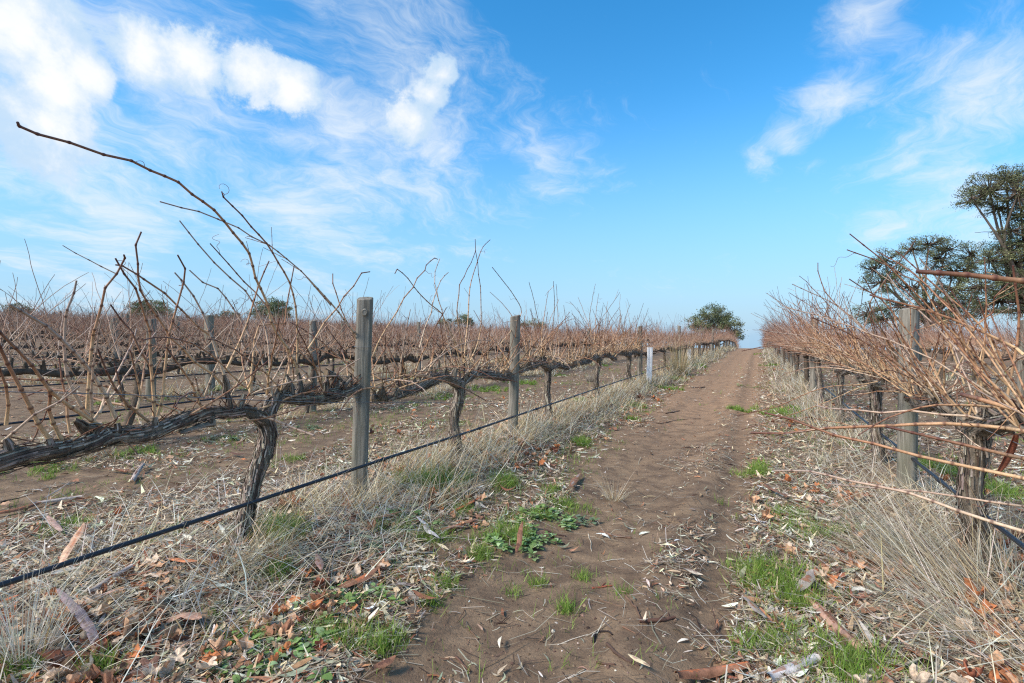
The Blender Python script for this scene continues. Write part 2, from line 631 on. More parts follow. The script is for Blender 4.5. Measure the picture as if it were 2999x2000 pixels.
# ------------------------------------------------------------------ vines
BARKS = [(126, 113, 100), (106, 92, 80), (146, 133, 118), (92, 78, 68), (164, 152, 136)]


def barky(mb, ctrl, rad, sides, step, seed, amp=0.16, twist=1.2, flakes=0, dens=1.0):
    """a gnarled stem: ridged, twisted cross-sections along a curve, with loose bark fibres lying on it"""
    rng = np.random.default_rng(seed)
    C4 = catmull(np.column_stack([ctrl, rad]), step)
    P, r = C4[:, :3], C4[:, 3]
    n = len(P)
    T, N, B = frames(P)
    seg = np.concatenate([[0], np.cumsum(np.linalg.norm(np.diff(P, axis=0), axis=1))])
    th = np.arange(sides) * 2 * np.pi / sides
    S, TH = np.meshgrid(seg, th, indexing='ij')
    rid = np.zeros_like(S)
    for k in (2, 3, 5, 7, 9, 12):
        ph = rng.uniform(0, 6.28)
        w = twist * rng.uniform(0.7, 1.3)
        wv = 1.6 * (fbm(S * 9 + k, 0 * S + seed, seed + k, 3) - 0.5)
        rid += (1.0 if k < 4 else 0.8) / (1 + 0.06 * k) * (1 - 2 * np.abs(np.sin(0.5 * (k * (TH + w * S) + ph + 3 * wv)))) * (0.35 if k < 4 else 0.45)
    lump = (fbm(S * 14, 2 + np.cos(TH) * 1.5 + np.sin(TH) * 0.7, seed + 40, 3) - 0.5)
    knob = fbm(S * 26 + 3, np.cos(TH) + np.sin(TH) * 0.6 + 7, seed + 90, 2) - 0.5
    RR = r[:, None] * (1 + amp * rid + 1.3 * amp * lump + 1.9 * (amp - 0.1) * knob)
    V = P[:, None] + RR[..., None] * (np.cos(TH)[..., None] * N[:, None] + np.sin(TH)[..., None] * B[:, None])
    i = np.arange(n - 1)[:, None] * sides
    j = np.arange(sides)[None]
    k2 = (j + 1) % sides
    F = np.stack([i + j, i + k2, i + sides + k2, i + sides + j], -1).reshape(-1, 4)
    tone = fbm(TH * 1.5 + 9, S * 7, seed + 3, 3).reshape(-1, 1)
    c = np.array(srgb(96, 85, 74)) * (1 - tone) + np.array(srgb(158, 145, 128)) * tone
    mb.add(V.reshape(-1, 3), F, c)
    for e in (0, n - 1):
        mb.add(np.vstack([P[e], V[e]]), [(0, 1 + a, 1 + (a + 1) % sides) for a in range(sides)], srgb(120, 104, 84))
    if flakes:
        m = flakes
        s0 = rng.uniform(0, seg[-1], m)
        t0 = rng.uniform(0, 6.283, m)
        ln = rng.uniform(0.05, 0.22, m)
        wd = rng.uniform(0.0025, 0.007, m)
        K = 4
        Vf = np.zeros((m, K, 2, 3))
        for q in range(K):
            s = np.clip(s0 + ln * (q / (K - 1) - 0.5), 0, seg[-1])
            idx = np.clip(np.searchsorted(seg, s), 0, n - 1)
            t = t0 - twist * (s - s0)
            lift = 1.04 + amp * 0.8 + rng.uniform(0.0, 0.34, m) * (abs(q - 1.5) > 1)
            for sd in (0, 1):
                tt = t + (sd - 0.5) * wd / r[idx]
                rr = r[idx] * lift
                Vf[:, q, sd] = P[idx] + (T[idx] * (s - seg[idx])[:, None]) + rr[:, None] * (np.cos(tt)[:, None] * N[idx] + np.sin(tt)[:, None] * B[idx])
        b = (np.arange(m) * K * 2)[:, None]
        kk = np.arange(K - 1)[None] * 2
        Ff = np.stack([b + kk, b + kk + 1, b + kk + 3, b + kk + 2], -1).reshape(-1, 4)
        mb.add(Vf.reshape(-1, 3), Ff, np.repeat(palette(BARKS, m, rng, 0.2), K * 2, 0))
    return P, r, T, N, B


C_BASE, C_MID, C_TIP, C_GREY, C_NODE = [np.array(srgb(*c)) for c in ((214, 178, 142), (170, 124, 97), (94, 60, 50), (206, 190, 172), (84, 46, 38))]


def cane_nodes(p, d, L, rng, seg=0.07, zig=0.11, droop=0.0):
    p, d = np.array(p, float), unit(d)
    perp = unit(np.cross(d, rng.normal(size=3)))
    pts, s = [p.copy()], rng.choice((-1, 1))
    n = max(3, int(L / seg))
    for i in range(n):
        d = unit(d + perp * zig * s + rng.normal(0, 0.045, 3) + np.array((0, 0, -droop * (i / n))))
        p = p + d * seg * rng.uniform(0.75, 1.2)
        pts.append(p.copy())
        s = -s
    return np.array(pts)


def cane_mesh(mb, nodes, r0, r1, rng, sides=6, hi=True, tone=None, cap=True):
    nodes = np.asarray(nodes, float)
    n = len(nodes)
    tone = rng.uniform(-0.25, 0.9) if tone is None else tone
    red = rng.uniform(0, 0.40) ** 1.4
    P, rad, col = [], [], []
    for i in range(n):
        f = i / (n - 1)
        r = r0 + (r1 - r0) * f ** 0.8
        cb, cm = (np.array(srgb(224, 188, 142)), np.array(srgb(178, 130, 94))) if hi else (C_BASE, C_MID)
        c = cb + (cm - cb) * min(1, f / 0.55) if f < 0.55 else cm + (C_TIP - cm) * ((f - 0.55) / 0.45)
        c = c * (1 - red * 0.5) + np.array(srgb(150, 92, 72)) * red * 0.5
        if tone < -0.05:
            c = c * 0.55 + C_TIP * 0.30
        if tone > 0.6:
            c = c * 0.55 + C_GREY * 0.45
        if hi and 0 < i < n - 1:
            a, b = unit(nodes[i] - nodes[i - 1]), unit(nodes[i + 1] - nodes[i])
            e = min(0.007, 0.15 * np.linalg.norm(nodes[i] - nodes[i - 1]))
            P += [nodes[i] - a * e, nodes[i] - a * e * 0.2, nodes[i] + b * e * 0.4, nodes[i] + b * e * 1.3]
            rad += [r, r * 1.32, r * 1.25, r * 0.97]
            dk = c * 0.25 + C_NODE * 0.75
            col += [c, dk, dk, c]
        else:
            P.append(nodes[i])
            rad.append(r)
            col.append(c)
    tube(mb, P, rad, sides, np.array(col), cap)


def tendril(mb, p, d, rng, r=0.0011, size=0.10):
    d = unit(d)
    a = unit(np.cross(d, rng.normal(size=3)))
    b = np.cross(d, a)
    t = np.linspace(0, 1, 20)
    turns = rng.uniform(0.7, 2.4)
    w = size * 0.22 * t ** 1.5
    P = p + np.outer(t * size * rng.uniform(0.6, 1.1), d) + np.outer(w * np.cos(6.28 * turns * t) - w * 0.3, a) + np.outer(w * np.sin(6.28 * turns * t), b)
    tube(mb, P, np.linspace(r * 1.3, r * 0.7, 20), 4, np.array(srgb(120, 72, 54)))


def gen_vine(seed, detail, lean=0.0, arms=(1.08, 1.08), dens=1.0, tall=0.0):
    """trunk, two cordons and canes of one vine, its base at the origin and its row along Y"""
    rng = np.random.default_rng(seed)
    hi = detail == 'near'
    dx, dy = rng.normal(0, 0.035), rng.normal(0, 0.10)
    tr = np.array([(0, 0, -0.08), (rng.normal(0, 0.015), dy * 0.1, 0.10), (dx * 0.5 + rng.normal(0, 0.02), dy * 0.45 + rng.normal(0, 0.02), 0.32), (dx, dy * 0.9, 0.52), (dx, dy, 0.645)])
    trunk = MB()
    k = rng.uniform(0.85, 1.15)
    if hi:
        barky(trunk, tr, np.array((0.046, 0.040, 0.036, 0.037, 0.042)) * k, 24, 0.011, seed, 0.17, 2.2, 240)
    else:
        tube(trunk, catmull(tr, 0.13 if detail == 'mid' else 0.3), 0.036 * k, 7 if detail == 'mid' else 4, srgb(94, 82, 70))
    cordons, canes = [], []
    head = tr[-1]
    for sgn, ln in zip((-1, 1), arms):
        m = max(4, int(ln / 0.16))
        y = np.linspace(0, ln, m)
        ph = rng.uniform(0, 6)
        zz = 0.665 + 0.035 * np.sin(y * 4 + ph) + rng.normal(0, 0.014, m) - 0.02 * y
        arm = np.column_stack([dx * (1 - y / ln) + rng.normal(0, 0.018, m), head[1] + sgn * y, zz])
        arm[0] = head - np.array((0, 0, 0.03))
        cb = MB()
        ra = np.linspace(0.036, 0.021, m) * rng.uniform(0.85, 1.2, m)
        if hi:
            Pa, rr, _, _, _ = barky(cb, arm, ra, 18, 0.012, seed + 7 * sgn, 0.24, 2.6, 170)
        else:
            Pa = catmull(arm, 0.12 if detail == 'mid' else 0.3)
            rr = np.interp(np.linspace(0, 1, len(Pa)), np.linspace(0, 1, m), ra) * np.random.default_rng(seed + 5).uniform(0.75, 1.35, len(Pa))
            tube(cb, Pa, rr, 6 if detail == 'mid' else 4, srgb(88, 77, 66))
        y = 0.05
        while y < ln:
            i = min(len(Pa) - 1, int(y / ln * len(Pa)))
            p = Pa[i]
            up = unit((lean * 0.5 + rng.normal(0, 0.35), rng.normal(0, 0.3), 1.0))
            sl = rng.uniform(0.03, 0.10)
            tip = p + up * (sl + rr[i] * 0.6)
            if hi:
                barky(cb, np.array([p, p + up * sl * 0.6 + rng.normal(0, 0.008, 3), tip]), np.array((0.024, 0.017, 0.009)) * rng.uniform(0.7, 1.3), 10, 0.010, seed + i, 0.3, 1.0, 8)
                for _ in range(rng.integers(1, 4)):                 # short dead twigs crowding the spur
                    cane_mesh(cb, cane_nodes(tip - up * rng.uniform(0.0, 0.04), (rng.normal(0, 0.8), rng.normal(0, 0.8), rng.uniform(-0.2, 0.9)), rng.uniform(0.05, 0.22), rng, 0.03, 0.25), 0.0036, 0.0018, rng, 5, False, -0.2)
                for _ in range(rng.integers(0, 3)):                 # pruned stubs
                    q = unit(up + rng.normal(0, 0.8, 3))
                    tube(cb, np.array([tip - up * 0.02, tip - up * 0.02 + q * rng.uniform(0.02, 0.05)]), (0.008, 0.007), 6, srgb(150, 132, 112))
            elif detail == 'mid':
                tube(cb, np.array([p, tip]), (0.022, 0.012), 4, srgb(92, 80, 68))
            for _ in range(1 + (rng.random() < 0.75 * dens) + (rng.random() < 0.35 * dens)):
                if rng.random() < 0.13:                              # trailing cane
                    d = (rng.normal(lean, 0.7), rng.normal(0, 0.8), 0.25)
                    L, dr = rng.uniform(0.5, 0.95), 0.16
                else:
                    d = (lean + rng.normal(0, 0.40), rng.normal(0, 0.60), 1.0)
                    L, dr = float(np.clip(rng.lognormal(-0.64 + tall, 0.42), 0.2, 1.25)), rng.uniform(-0.03, 0.05)
                nd = cane_nodes(tip - up * 0.01, d, L, rng, 0.072 if detail != 'far' else L / 2.2, 0.11 if detail != 'far' else 0.15, dr)
                canes.append((nd, rng.uniform(0.0036, 0.0056), 0.0021))
            y += rng.uniform(0.075, 0.13) / dens
        cordons.append(cb)
    return trunk, cordons, canes, rng


def near_vine(x, y, seed, lean, label, arms=(1.08, 1.08), traced=(), drop=None, custom=None, group='grape vines nearest the camera', dens=1.6, tall=-0.05, thick=1.2, zmax=1.42):
    root = empty('grape_vine', (x, y, gz(x, y)))
    tag(root, label, 'grape vine', group)
    off = np.array(root.location)
    trunk, cordons, canes, rng = gen_vine(seed, 'near', lean, arms, dens, tall)
    if custom:
        trunk, cordons = custom(off)
    trunk.build('trunk', M_BARK, root)
    for c in cordons:
        c.build('cordon', M_BARK, root)
    canes = [c for c in canes if c[0][-1][2] < zmax]
    if drop:
        canes = [c for c in canes if not drop(c[0] + off, rng)]
    for nd, r0, r1 in list(canes) + [(t[0] - off, t[1], t[2]) for t in traced]:
        mb = MB()
        cane_mesh(mb, nd, r0 * thick, r1 * thick, rng, 6, True)
        for i in range(2, len(nd) - 1):                              # thin side shoots
            if rng.random() < 0.09:
                d = unit(nd[i + 1] - nd[i]) + rng.normal(0, 0.7, 3)
                cane_mesh(mb, cane_nodes(nd[i], d, rng.uniform(0.07, 0.22), rng, 0.045), 0.0022, 0.0013, rng, 4, True)
        co = mb.build('cane', M_CANE, root)
        for i in range(2, len(nd) - 1):
            if rng.random() < 0.07:
                tb = MB()
                tendril(tb, nd[i], unit(nd[i + 1] - nd[i]) * 0.6 + rng.normal(0, 0.8, 3), rng, size=rng.uniform(0.05, 0.13))
                tb.build('tendril', M_CANE, co)
    return root


Z1 = lambda x, y: (x / 2.24, 300 + y / 2.24)
Z2 = lambda x, y: (x / 2.24, 900 + y / 2.24)
Z4 = lambda x, y: (900 + x / 2.614, 700 + y / 2.614)
Z6 = lambda x, y: (2000 + x / 2.24, 1300 + y / 2.24)
Z7 = lambda x, y: (2199 + x / 2.24, 700 + y / 2.24)


def trace_x(tip_first, tipx, basex=ROW0, r0=0.0055, r1=0.0028, step=0.075):
    """a cane through pixels listed tip to base, lying in the row and leaning out of it toward its tip"""
    pts = tip_first[::-1]
    n = len(pts)
    P = np.array([on_x(px, py, basex + (tipx - basex) * (i / (n - 1)) ** 1.2) for i, (px, py) in enumerate(pts)])
    return catmull(P, step), r0 * 0.98, r1 * 0.92


def trace_z(tip_first, tipz, basez, r0=0.006, r1=0.0032, step=0.08):
    pts = tip_first[::-1]
    n = len(pts)
    P = np.array([at_depth(px, py, basez + (tipz - basez) * (i / (n - 1))) for i, (px, py) in enumerate(pts)])
    return catmull(P, step), r0, r1


def zz(f, *pts):
    return [f(*p) for p in pts]


T1 = [
    trace_x(zz(Z1, (116, 132), (125, 155), (245, 207), (455, 262), (680, 342), (862, 382), (985, 445), (1170, 522), (1260, 602), (1405, 705), (1530, 855), (1635, 990), (1675, 1150), (1710, 1220), (1760, 1330), (1780, 1440)) + zz(Z2, (1820, 180), (1890, 270), (1955, 420)), -2.0, r0=0.0062, r1=0.0036),
    trace_x(zz(Z1, (1455, 585), (1465, 620), (1590, 742), (1648, 815), (1750, 925), (1825, 1050), (1900, 1180), (1940, 1340), (1950, 1460)) + zz(Z2, (1950, 300), (1945, 440)), -2.15),
    trace_x(zz(Z1, (1048, 650), (1190, 690), (1305, 715), (1430, 765), (1565, 822), (1650, 880), (1765, 935), (1880, 1025), (1975, 1105), (2080, 1220), (2170, 1330)) + zz(Z4, (0, 295), (80, 380), (180, 490), (240, 560), (320, 670), (400, 760), (435, 880)), -2.5, r0=0.0052),
    trace_x(zz(Z1, (1178, 775), (1300, 930), (1405, 1050), (1510, 1150), (1610, 1235), (1690, 1370), (1740, 1480)) + zz(Z2, (1760, 240), (1770, 400), (1785, 590)), -2.5),
    trace_x(zz(Z1, (1378, 925), (1500, 1060), (1600, 1175), (1680, 1250), (1760, 1350)) + zz(Z2, (1830, 150), (1890, 300), (1900, 440)), -2.6, r0=0.0045),
    trace_x(zz(Z1, (927, 848), (890, 935), (905, 1060), (905, 1130), (920, 1230), (960, 1300), (1030, 1400), (1090, 1490)) + zz(Z2, (1110, 190), (1200, 270), (1280, 360), (1400, 440), (1470, 520)), -2.2),
    trace_x(zz(Z1, (757, 1022), (815, 1125), (890, 1220), (920, 1310), (960, 1430), (985, 1500)) + zz(Z2, (985, 250), (990, 380), (1000, 480), (1010, 620), (1012, 710)), -2.2, r0=0.006),
    trace_x(zz(Z1, (813, 1000), (820, 1020), (765, 1125), (690, 1215), (665, 1335), (620, 1490)) + zz(Z2, (610, 180), (590, 390), (580, 540), (570, 700)), -2.15, r0=0.006),
    trace_x(zz(Z1, (757, 1065), (800, 1070), (895, 1125), (945, 1160), (1080, 1250), (1190, 1360), (1300, 1470)) + zz(Z2, (1400, 200), (1450, 380), (1475, 470)), -2.4, r0=0.005),
    trace_x(zz(Z1, (502, 1168), (485, 1250), (440, 1360)) + zz(Z2, (430, 60), (420, 250), (440, 450), (480, 550), (540, 660), (640, 790)), -2.2, r0=0.0065),
    trace_x(zz(Z2, (60, -20), (130, 20), (300, 120), (480, 290), (600, 430), (700, 590), (765, 740)), -2.1, r0=0.0068, r1=0.004),
    trace_x(zz(Z2, (-80, 90), (0, 165), (210, 380), (330, 550), (470, 660), (600, 740), (700, 810)), -2.15, r0=0.0065, r1=0.0035),
    trace_x(zz(Z2, (-40, 170), (0, 260), (50, 370), (140, 540), (200, 660), (250, 760), (320, 860)), -2.2, r0=0.007, r1=0.004),
    trace_x(zz(Z2, (300, 480), (330, 580), (320, 670), (350, 760), (415, 890)), -2.25, r0=0.006, r1=0.004),
    trace_x(zz(Z1, (1165, 1000), (1215, 1090), (1205, 1180), (1160, 1340), (1110, 1520)) + zz(Z2, (1100, 250), (1080, 420), (1070, 580), (1035, 710)), -2.2),
    trace_x(zz(Z1, (1145, 1115), (1190, 1165), (1270, 1270), (1330, 1380), (1370, 1500)) + zz(Z2, (1390, 200), (1430, 330), (1470, 440)), -2.35, r0=0.006),
    trace_x(zz(Z1, (1243, 1100), (1330, 1180), (1430, 1220), (1530, 1350), (1590, 1450)) + zz(Z2, (1640, 200), (1700, 300), (1790, 590)), -2.5, r0=0.005),
    trace_x(zz(Z2, (1760, 350), (1560, 510), (1400, 615), (1230, 715), (1010, 835)), -2.15, r0=0.0055),
    trace_x(zz(Z2, (2240, 570), (2060, 550), (1900, 590), (1780, 640), (1640, 690)), -2.2, r0=0.0055),
    trace_x(zz(Z2, (2060, 840), (1950, 800), (1800, 740), (1640, 690)), -1.95, r0=0.0055, r1=0.0045),
    trace_x(zz(Z2, (-10, 380), (40, 520), (55, 640), (40, 770)), -2.2, r0=0.005),
    trace_x(zz(Z2, (520, 520), (390, 620), (230, 700), (90, 820), (20, 880)), -2.1, r0=0.005),
    trace_x(zz(Z1, (725, 1325), (790, 1420), (870, 1510)) + zz(Z2, (870, 170), (920, 290), (985, 380), (1000, 560), (1012, 700)), -2.35, r0=0.0048),
    trace_x(zz(Z1, (1765, 1040), (1700, 1190), (1640, 1390)) + zz(Z2, (1620, 110), (1570, 230), (1480, 420)), -2.3),
    trace_x(zz(Z1, (1930, 1070), (1880, 1340), (1870, 1450)) + zz(Z2, (1700, 120), (1660, 330), (1640, 560)), -2.35, r0=0.0048),
    trace_x(zz(Z2, (640, 270), (700, 420), (760, 540), (850, 650), (975, 750)), -2.25, r0=0.0052),
    trace_x(zz(Z2, (1090, 260), (1190, 400), (1260, 500), (1310, 630), (1370, 740)), -2.25, r0=0.0052),
    trace_x(zz(Z2, (1960, 660), (1800, 715), (1600, 745), (1400, 762)), -2.1, r0=0.0045),
    trace_x(zz(Z2, (905, 965), (850, 900), (760, 860), (650, 840)), -2.2, r0=0.003, r1=0.002),
]


def first_vine(off):
    tr = [on_x(*Z2(*p), ROW0) - off for p in ((1580, 1600), (1592, 1500), (1600, 1430), (1625, 1310), (1650, 1190), (1690, 1060), (1742, 920), (1758, 810), (1735, 730))]
    trunk = MB()
    barky(trunk, tr, (0.038, 0.036, 0.035, 0.033, 0.033, 0.036, 0.038, 0.037, 0.034), 30, 0.008, 77, 0.16, 2.4, 420)
    cl = [on_x(*Z2(*p), ROW0 + 0.01) - off for p in ((1745, 760), (1690, 715), (1600, 680), (1500, 690), (1380, 690), (1250, 720), (1100, 780), (950, 830), (800, 845), (700, 850), (600, 890), (450, 930), (200, 965), (0, 1010), (-300, 1085), (-900, 1210))]
    c1 = MB()
    barky(c1, cl, np.array((0.034, 0.036, 0.030, 0.026, 0.028, 0.030, 0.033, 0.036, 0.034, 0.036, 0.033, 0.034, 0.035, 0.037, 0.034, 0.028)) * 0.92, 24, 0.009, 78, 0.22, 2.0, 420)
    for (sx, sy, ex, ey) in ((1380, 690, 1380, 760), (1000, 810, 1015, 720), (940, 840, 960, 880), (620, 870, 640, 800), (560, 800, 490, 740), (640, 800, 560, 780), (1400, 760, 1180, 820), (60, 950, 40, 860), (1500, 680, 1490, 560), (1560, 680, 1600, 570), (1490, 560, 1470, 440), (760, 850, 770, 760), (320, 930, 320, 860), (420, 930, 415, 880), (700, 850, 690, 790), (1790, 640, 1790, 580)):
        a, b = on_x(*Z2(sx, sy), ROW0 + 0.01) - off, on_x(*Z2(ex, ey), ROW0 + 0.03) - off
        barky(c1, [a, (a + b) / 2 + np.array((0.01, 0.0, 0.004)), b], (0.019, 0.013, 0.007), 12, 0.008, int(sx), 0.34, 1.0, 14)
    cr = [on_x(*p, ROW0) - off for p in [Z2(1735, 770), Z2(1775, 660), Z2(1830, 590), Z2(1950, 605), Z2(2100, 600), Z2(2240, 570), Z4(100, 1200), Z4(220, 1185), Z4(330, 1160), Z4(400, 1120)]]
    c2 = MB()
    barky(c2, cr, (0.032, 0.032, 0.028, 0.026, 0.030, 0.033, 0.034, 0.032, 0.028, 0.022), 22, 0.008, 79, 0.24, 2.0, 240)
    for (sx, sy, ex, ey) in ((1950, 605, 1955, 430), (1900, 600, 1880, 440), (2100, 600, 2140, 430), (2140, 430, 2240, 480), (1800, 620, 1790, 560)):
        a, b = on_x(*Z2(sx, sy), ROW0) - off, on_x(*Z2(ex, ey), ROW0 - 0.02) - off
        barky(c2, [a, (a + b) / 2 + np.array((0.012, 0.01, 0.0)), b], (0.019, 0.013, 0.007), 12, 0.008, int(sx) + 3, 0.34, 1.0, 14)
    rg = np.random.default_rng(5)
    for cb, line in ((c1, cl[:13]), (c2, cr)):
        line = catmull(line, 0.05)
        for p in line[2:]:
            for _ in range(2):
                cane_mesh(cb, cane_nodes(p + np.array((0, 0, 0.02)), (rg.normal(0, 0.7), rg.normal(0, 0.8), rg.uniform(0.1, 1.0)), rg.uniform(0.05, 0.20), rg, 0.03, 0.25), 0.0038, 0.0018, rg, 5, False, -0.2)
    for q in range(len(cr) - 1):
        for _ in range(2):
            p = cr[q] + (cr[q + 1] - cr[q]) * rg.random()
            e = p + np.array((rg.normal(0, 0.03), rg.normal(0, 0.03), rg.uniform(0.05, 0.11)))
            barky(c2, [p, (p + e) / 2 + rg.normal(0, 0.008, 3), e], (0.020, 0.014, 0.008), 10, 0.009, 600 + q, 0.3, 1.0, 8)
    return trunk, [c1, c2]


near_vine(ROW0, 1.76, 11, 0.0, 'gnarled grape vine at left whose longest cane reaches high across the sky', traced=T1, custom=first_vine,
          drop=lambda nd, r: nd[0][1] < 0.95 or r.random() < 0.35 or nd[-1][2] > 1.2)
T2 = [
    trace_x(zz(Z4, (1285, 0), (1288, 90), (1305, 180), (1310, 270), (1325, 360), (1330, 520), (1330, 650), (1310, 780), (1250, 930)), -2.25, r0=0.005),
    trace_x(zz(Z4, (1400, 5), (1345, 60), (1315, 130), (1300, 180), (1270, 270), (1245, 370), (1235, 500), (1230, 620), (1215, 760), (1200, 940)), -2.4, r0=0.005),
    trace_x(zz(Z4, (1288, 90), (1255, 180), (1225, 230), (1200, 290), (1165, 350), (1160, 430), (1145, 550), (1160, 660), (1180, 800), (1190, 940)), -2.4, r0=0.005),
    trace_x(zz(Z4, (1000, 155), (975, 145), (910, 200), (900, 240), (840, 300), (810, 370), (740, 450), (690, 550), (600, 690), (540, 800), (500, 900)), -2.2, r0=0.005),
    trace_x(zz(Z4, (670, 265), (688, 230), (770, 300), (820, 370), (880, 440), (950, 505), (1030, 570), (1060, 640), (1130, 790), (1165, 930)), -2.35, r0=0.005),
    trace_x(zz(Z4, (1015, 150), (978, 250), (975, 340), (990, 390), (1005, 470), (1030, 540), (1060, 700), (1090, 830), (1110, 940)), -2.45, r0=0.0045),
    trace_x(zz(Z4, (1080, 255), (1020, 320), (960, 490), (950, 560), (900, 680), (860, 830)), -2.25, r0=0.0045),
    trace_x(zz(Z4, (480, 250), (415, 260), (355, 360), (280, 440), (235, 520), (130, 640), (60, 760), (0, 850)), -2.2, r0=0.005),
    trace_x(zz(Z4, (195, 265), (195, 340), (220, 410), (260, 540), (300, 630), (350, 720), (420, 850)), -2.4, r0=0.0045),
    trace_x(zz(Z4, (1610, 1095), (1480, 1065), (1300, 1050), (1150, 1045)), -2.0, r0=0.0045),
    trace_x(zz(Z4, (1370, 1240), (1250, 1170), (1120, 1110), (980, 1070), (820, 1045), (740, 1042), (600, 1090), (520, 1120)), -1.9, r0=0.006),
    trace_x(zz(Z4, (1415, 215), (1490, 310), (1580, 430), (1640, 560), (1560, 700), (1480, 800)), -2.3, r0=0.0045),
]
near_vine(ROW0, 3.80, 23, 0.05, 'grape vine with a leaning trunk between the two nearest grey posts at left', traced=T2, drop=lambda nd, r: nd[-1][2] > 1.28)
near_vine(ROW0, 5.95, 31, 0.05, 'grape vine just past the second nearest grey post at left', tall=0.08, zmax=1.7)
near_vine(ROW0, 8.22, 47, 0.05, 'grape vine with a twisted trunk midway between second and third grey posts at left', tall=0.15, zmax=1.8)
near_vine(ROW0, 10.42, 53, 0.10, 'grape vine standing close before the post with the white stake', tall=0.15, zmax=1.8)
TR = [
    trace_z(zz(Z7, (0, 1270), (230, 1275), (370, 1255), (500, 1240), (890, 1225), (1270, 1210), (1680, 1240), (1792, 1260), (1990, 1300)), 2.35, 1.62, 0.0075, 0.0045),
    trace_z(zz(Z7, (90, 1140), (260, 1180), (545, 1285), (800, 1340), (1110, 1425), (1530, 1515), (1792, 1570), (1960, 1610)), 2.2, 1.52, 0.0065, 0.004),
    trace_z(zz(Z7, (425, 1090), (500, 1110), (700, 1122), (860, 1140), (1040, 1125), (1240, 1150), (1420, 1160), (1600, 1200), (1760, 1250)), 2.6, 2.1, 0.006, 0.0035),
    trace_z(zz(Z7, (890, 1230), (1230, 1310), (1530, 1380), (1700, 1420), (1792, 1440), (1960, 1480)), 1.95, 1.5, 0.0065, 0.0045),
    trace_z(zz(Z6, (600, 175), (840, 180), (1085, 240), (1480, 320), (1810, 440), (2238, 575), (2480, 620)), 2.2, 1.5, 0.0065, 0.0035),
    trace_z(zz(Z6, (930, 260), (1270, 290), (1560, 310), (2020, 380), (2238, 410), (2460, 440)), 2.3, 1.6, 0.005, 0.003),
    trace_z(zz(Z7, (1385, 1020), (1500, 1050), (1740, 1120), (1900, 1170)), 1.9, 1.6, 0.0085, 0.0075, 0.2),
    trace_z(zz(Z7, (1085, 212), (1235, 222), (1420, 235), (1600, 255), (1792, 275), (2100, 330), (2300, 520), (2380, 800)), 1.35, 1.18, 0.0082, 0.0062, 0.13),
    trace_z(zz(Z7, (1720, 175), (1735, 300), (1760, 480), (1745, 700), (1700, 930), (1660, 1190)), 2.0, 2.1, 0.0065, 0.004),
    trace_z(zz(Z7, (1690, 290), (1600, 380), (1590, 480), (1480, 560), (1400, 760), (1320, 900)), 2.3, 2.5, 0.005, 0.003),
]
near_vine(ROWR, 3.06, 61, -0.45, 'grape vine at right edge with canes sweeping left across the track', traced=TR, dens=1.45, tall=0.0, thick=1.0)
TS = [
    trace_z(zz(Z7, (630, 70), (685, 90), (800, 130), (930, 190), (990, 235), (1100, 280), (1180, 400), (1260, 560), (1330, 760), (1400, 950)), 3.0, 2.9, 0.0052, 0.003),
    trace_z(zz(Z7, (1085, 0), (1000, 120), (930, 190), (870, 290), (780, 420), (860, 600), (960, 800)), 3.2, 3.5, 0.0052, 0.003),
    trace_z(zz(Z7, (950, 75), (1060, 170), (1180, 280), (1300, 380), (1420, 480), (1560, 640), (1640, 860)), 2.7, 2.5, 0.0055, 0.003),
    trace_z(zz(Z7, (440, 155), (440, 210), (465, 290), (490, 350), (560, 430), (660, 520), (780, 640), (880, 880)), 3.7, 3.6, 0.005, 0.0028),
    trace_z(zz(Z7, (270, 295), (390, 350), (520, 410), (650, 500), (760, 600), (870, 740), (930, 900)), 3.8, 3.7, 0.005, 0.0028),
    trace_z(zz(Z7, (645, 262), (740, 325), (860, 400), (960, 520), (1060, 640), (1180, 800), (1260, 980)), 3.0, 3.0, 0.006, 0.003),
    trace_z(zz(Z7, (1030, 195), (1120, 270), (1220, 370), (1340, 470), (1460, 620), (1600, 780), (1690, 960)), 2.4, 2.3, 0.0065, 0.004),
    trace_z(zz(Z7, (400, 515), (570, 585), (700, 650), (850, 740), (1000, 850), (1130, 940), (1220, 1010)), 3.1, 3.0, 0.006, 0.003),
    trace_z(zz(Z7, (780, 365), (900, 400), (1100, 450), (1310, 520), (1500, 600), (1740, 715), (1792, 760)), 2.2, 1.95, 0.006, 0.0038),
    trace_z(zz(Z7, (55, 592), (180, 615), (370, 640), (520, 700), (640, 760), (760, 830), (850, 890)), 4.0, 3.8, 0.005, 0.003),
    trace_z(zz(Z7, (-60, 735), (60, 710), (230, 690), (440, 685), (600, 740), (720, 800), (840, 890)), 3.9, 3.8, 0.0045, 0.0028),
    trace_z(zz(Z7, (-90, 1160), (0, 1140), (180, 1095), (400, 1000), (540, 965), (720, 955), (830, 935)), 3.6, 3.7, 0.0042, 0.0025),
    trace_z(zz(Z7, (-60, 1250), (130, 1195), (330, 1130), (520, 1060), (650, 1000), (760, 960)), 3.5, 3.8, 0.0042, 0.0025),
]
near_vine(ROWR, 5.12, 67, -0.42, 'grape vine with a stout crooked trunk just behind the right-hand grey post', traced=TS, dens=1.4, tall=0.12, thick=1.0, zmax=1.6)
near_vine(ROWR, 7.28, 71, -0.30, 'grape vine with a backward leaning trunk, next beyond the right-hand grey post', dens=1.7, tall=0.30, thick=1.0, zmax=1.95)
near_vine(ROWR, 9.43, 73, -0.30, 'grape vine, second beyond the right-hand grey post, canes over the track', dens=1.7, tall=0.30, thick=1.0, zmax=1.95)

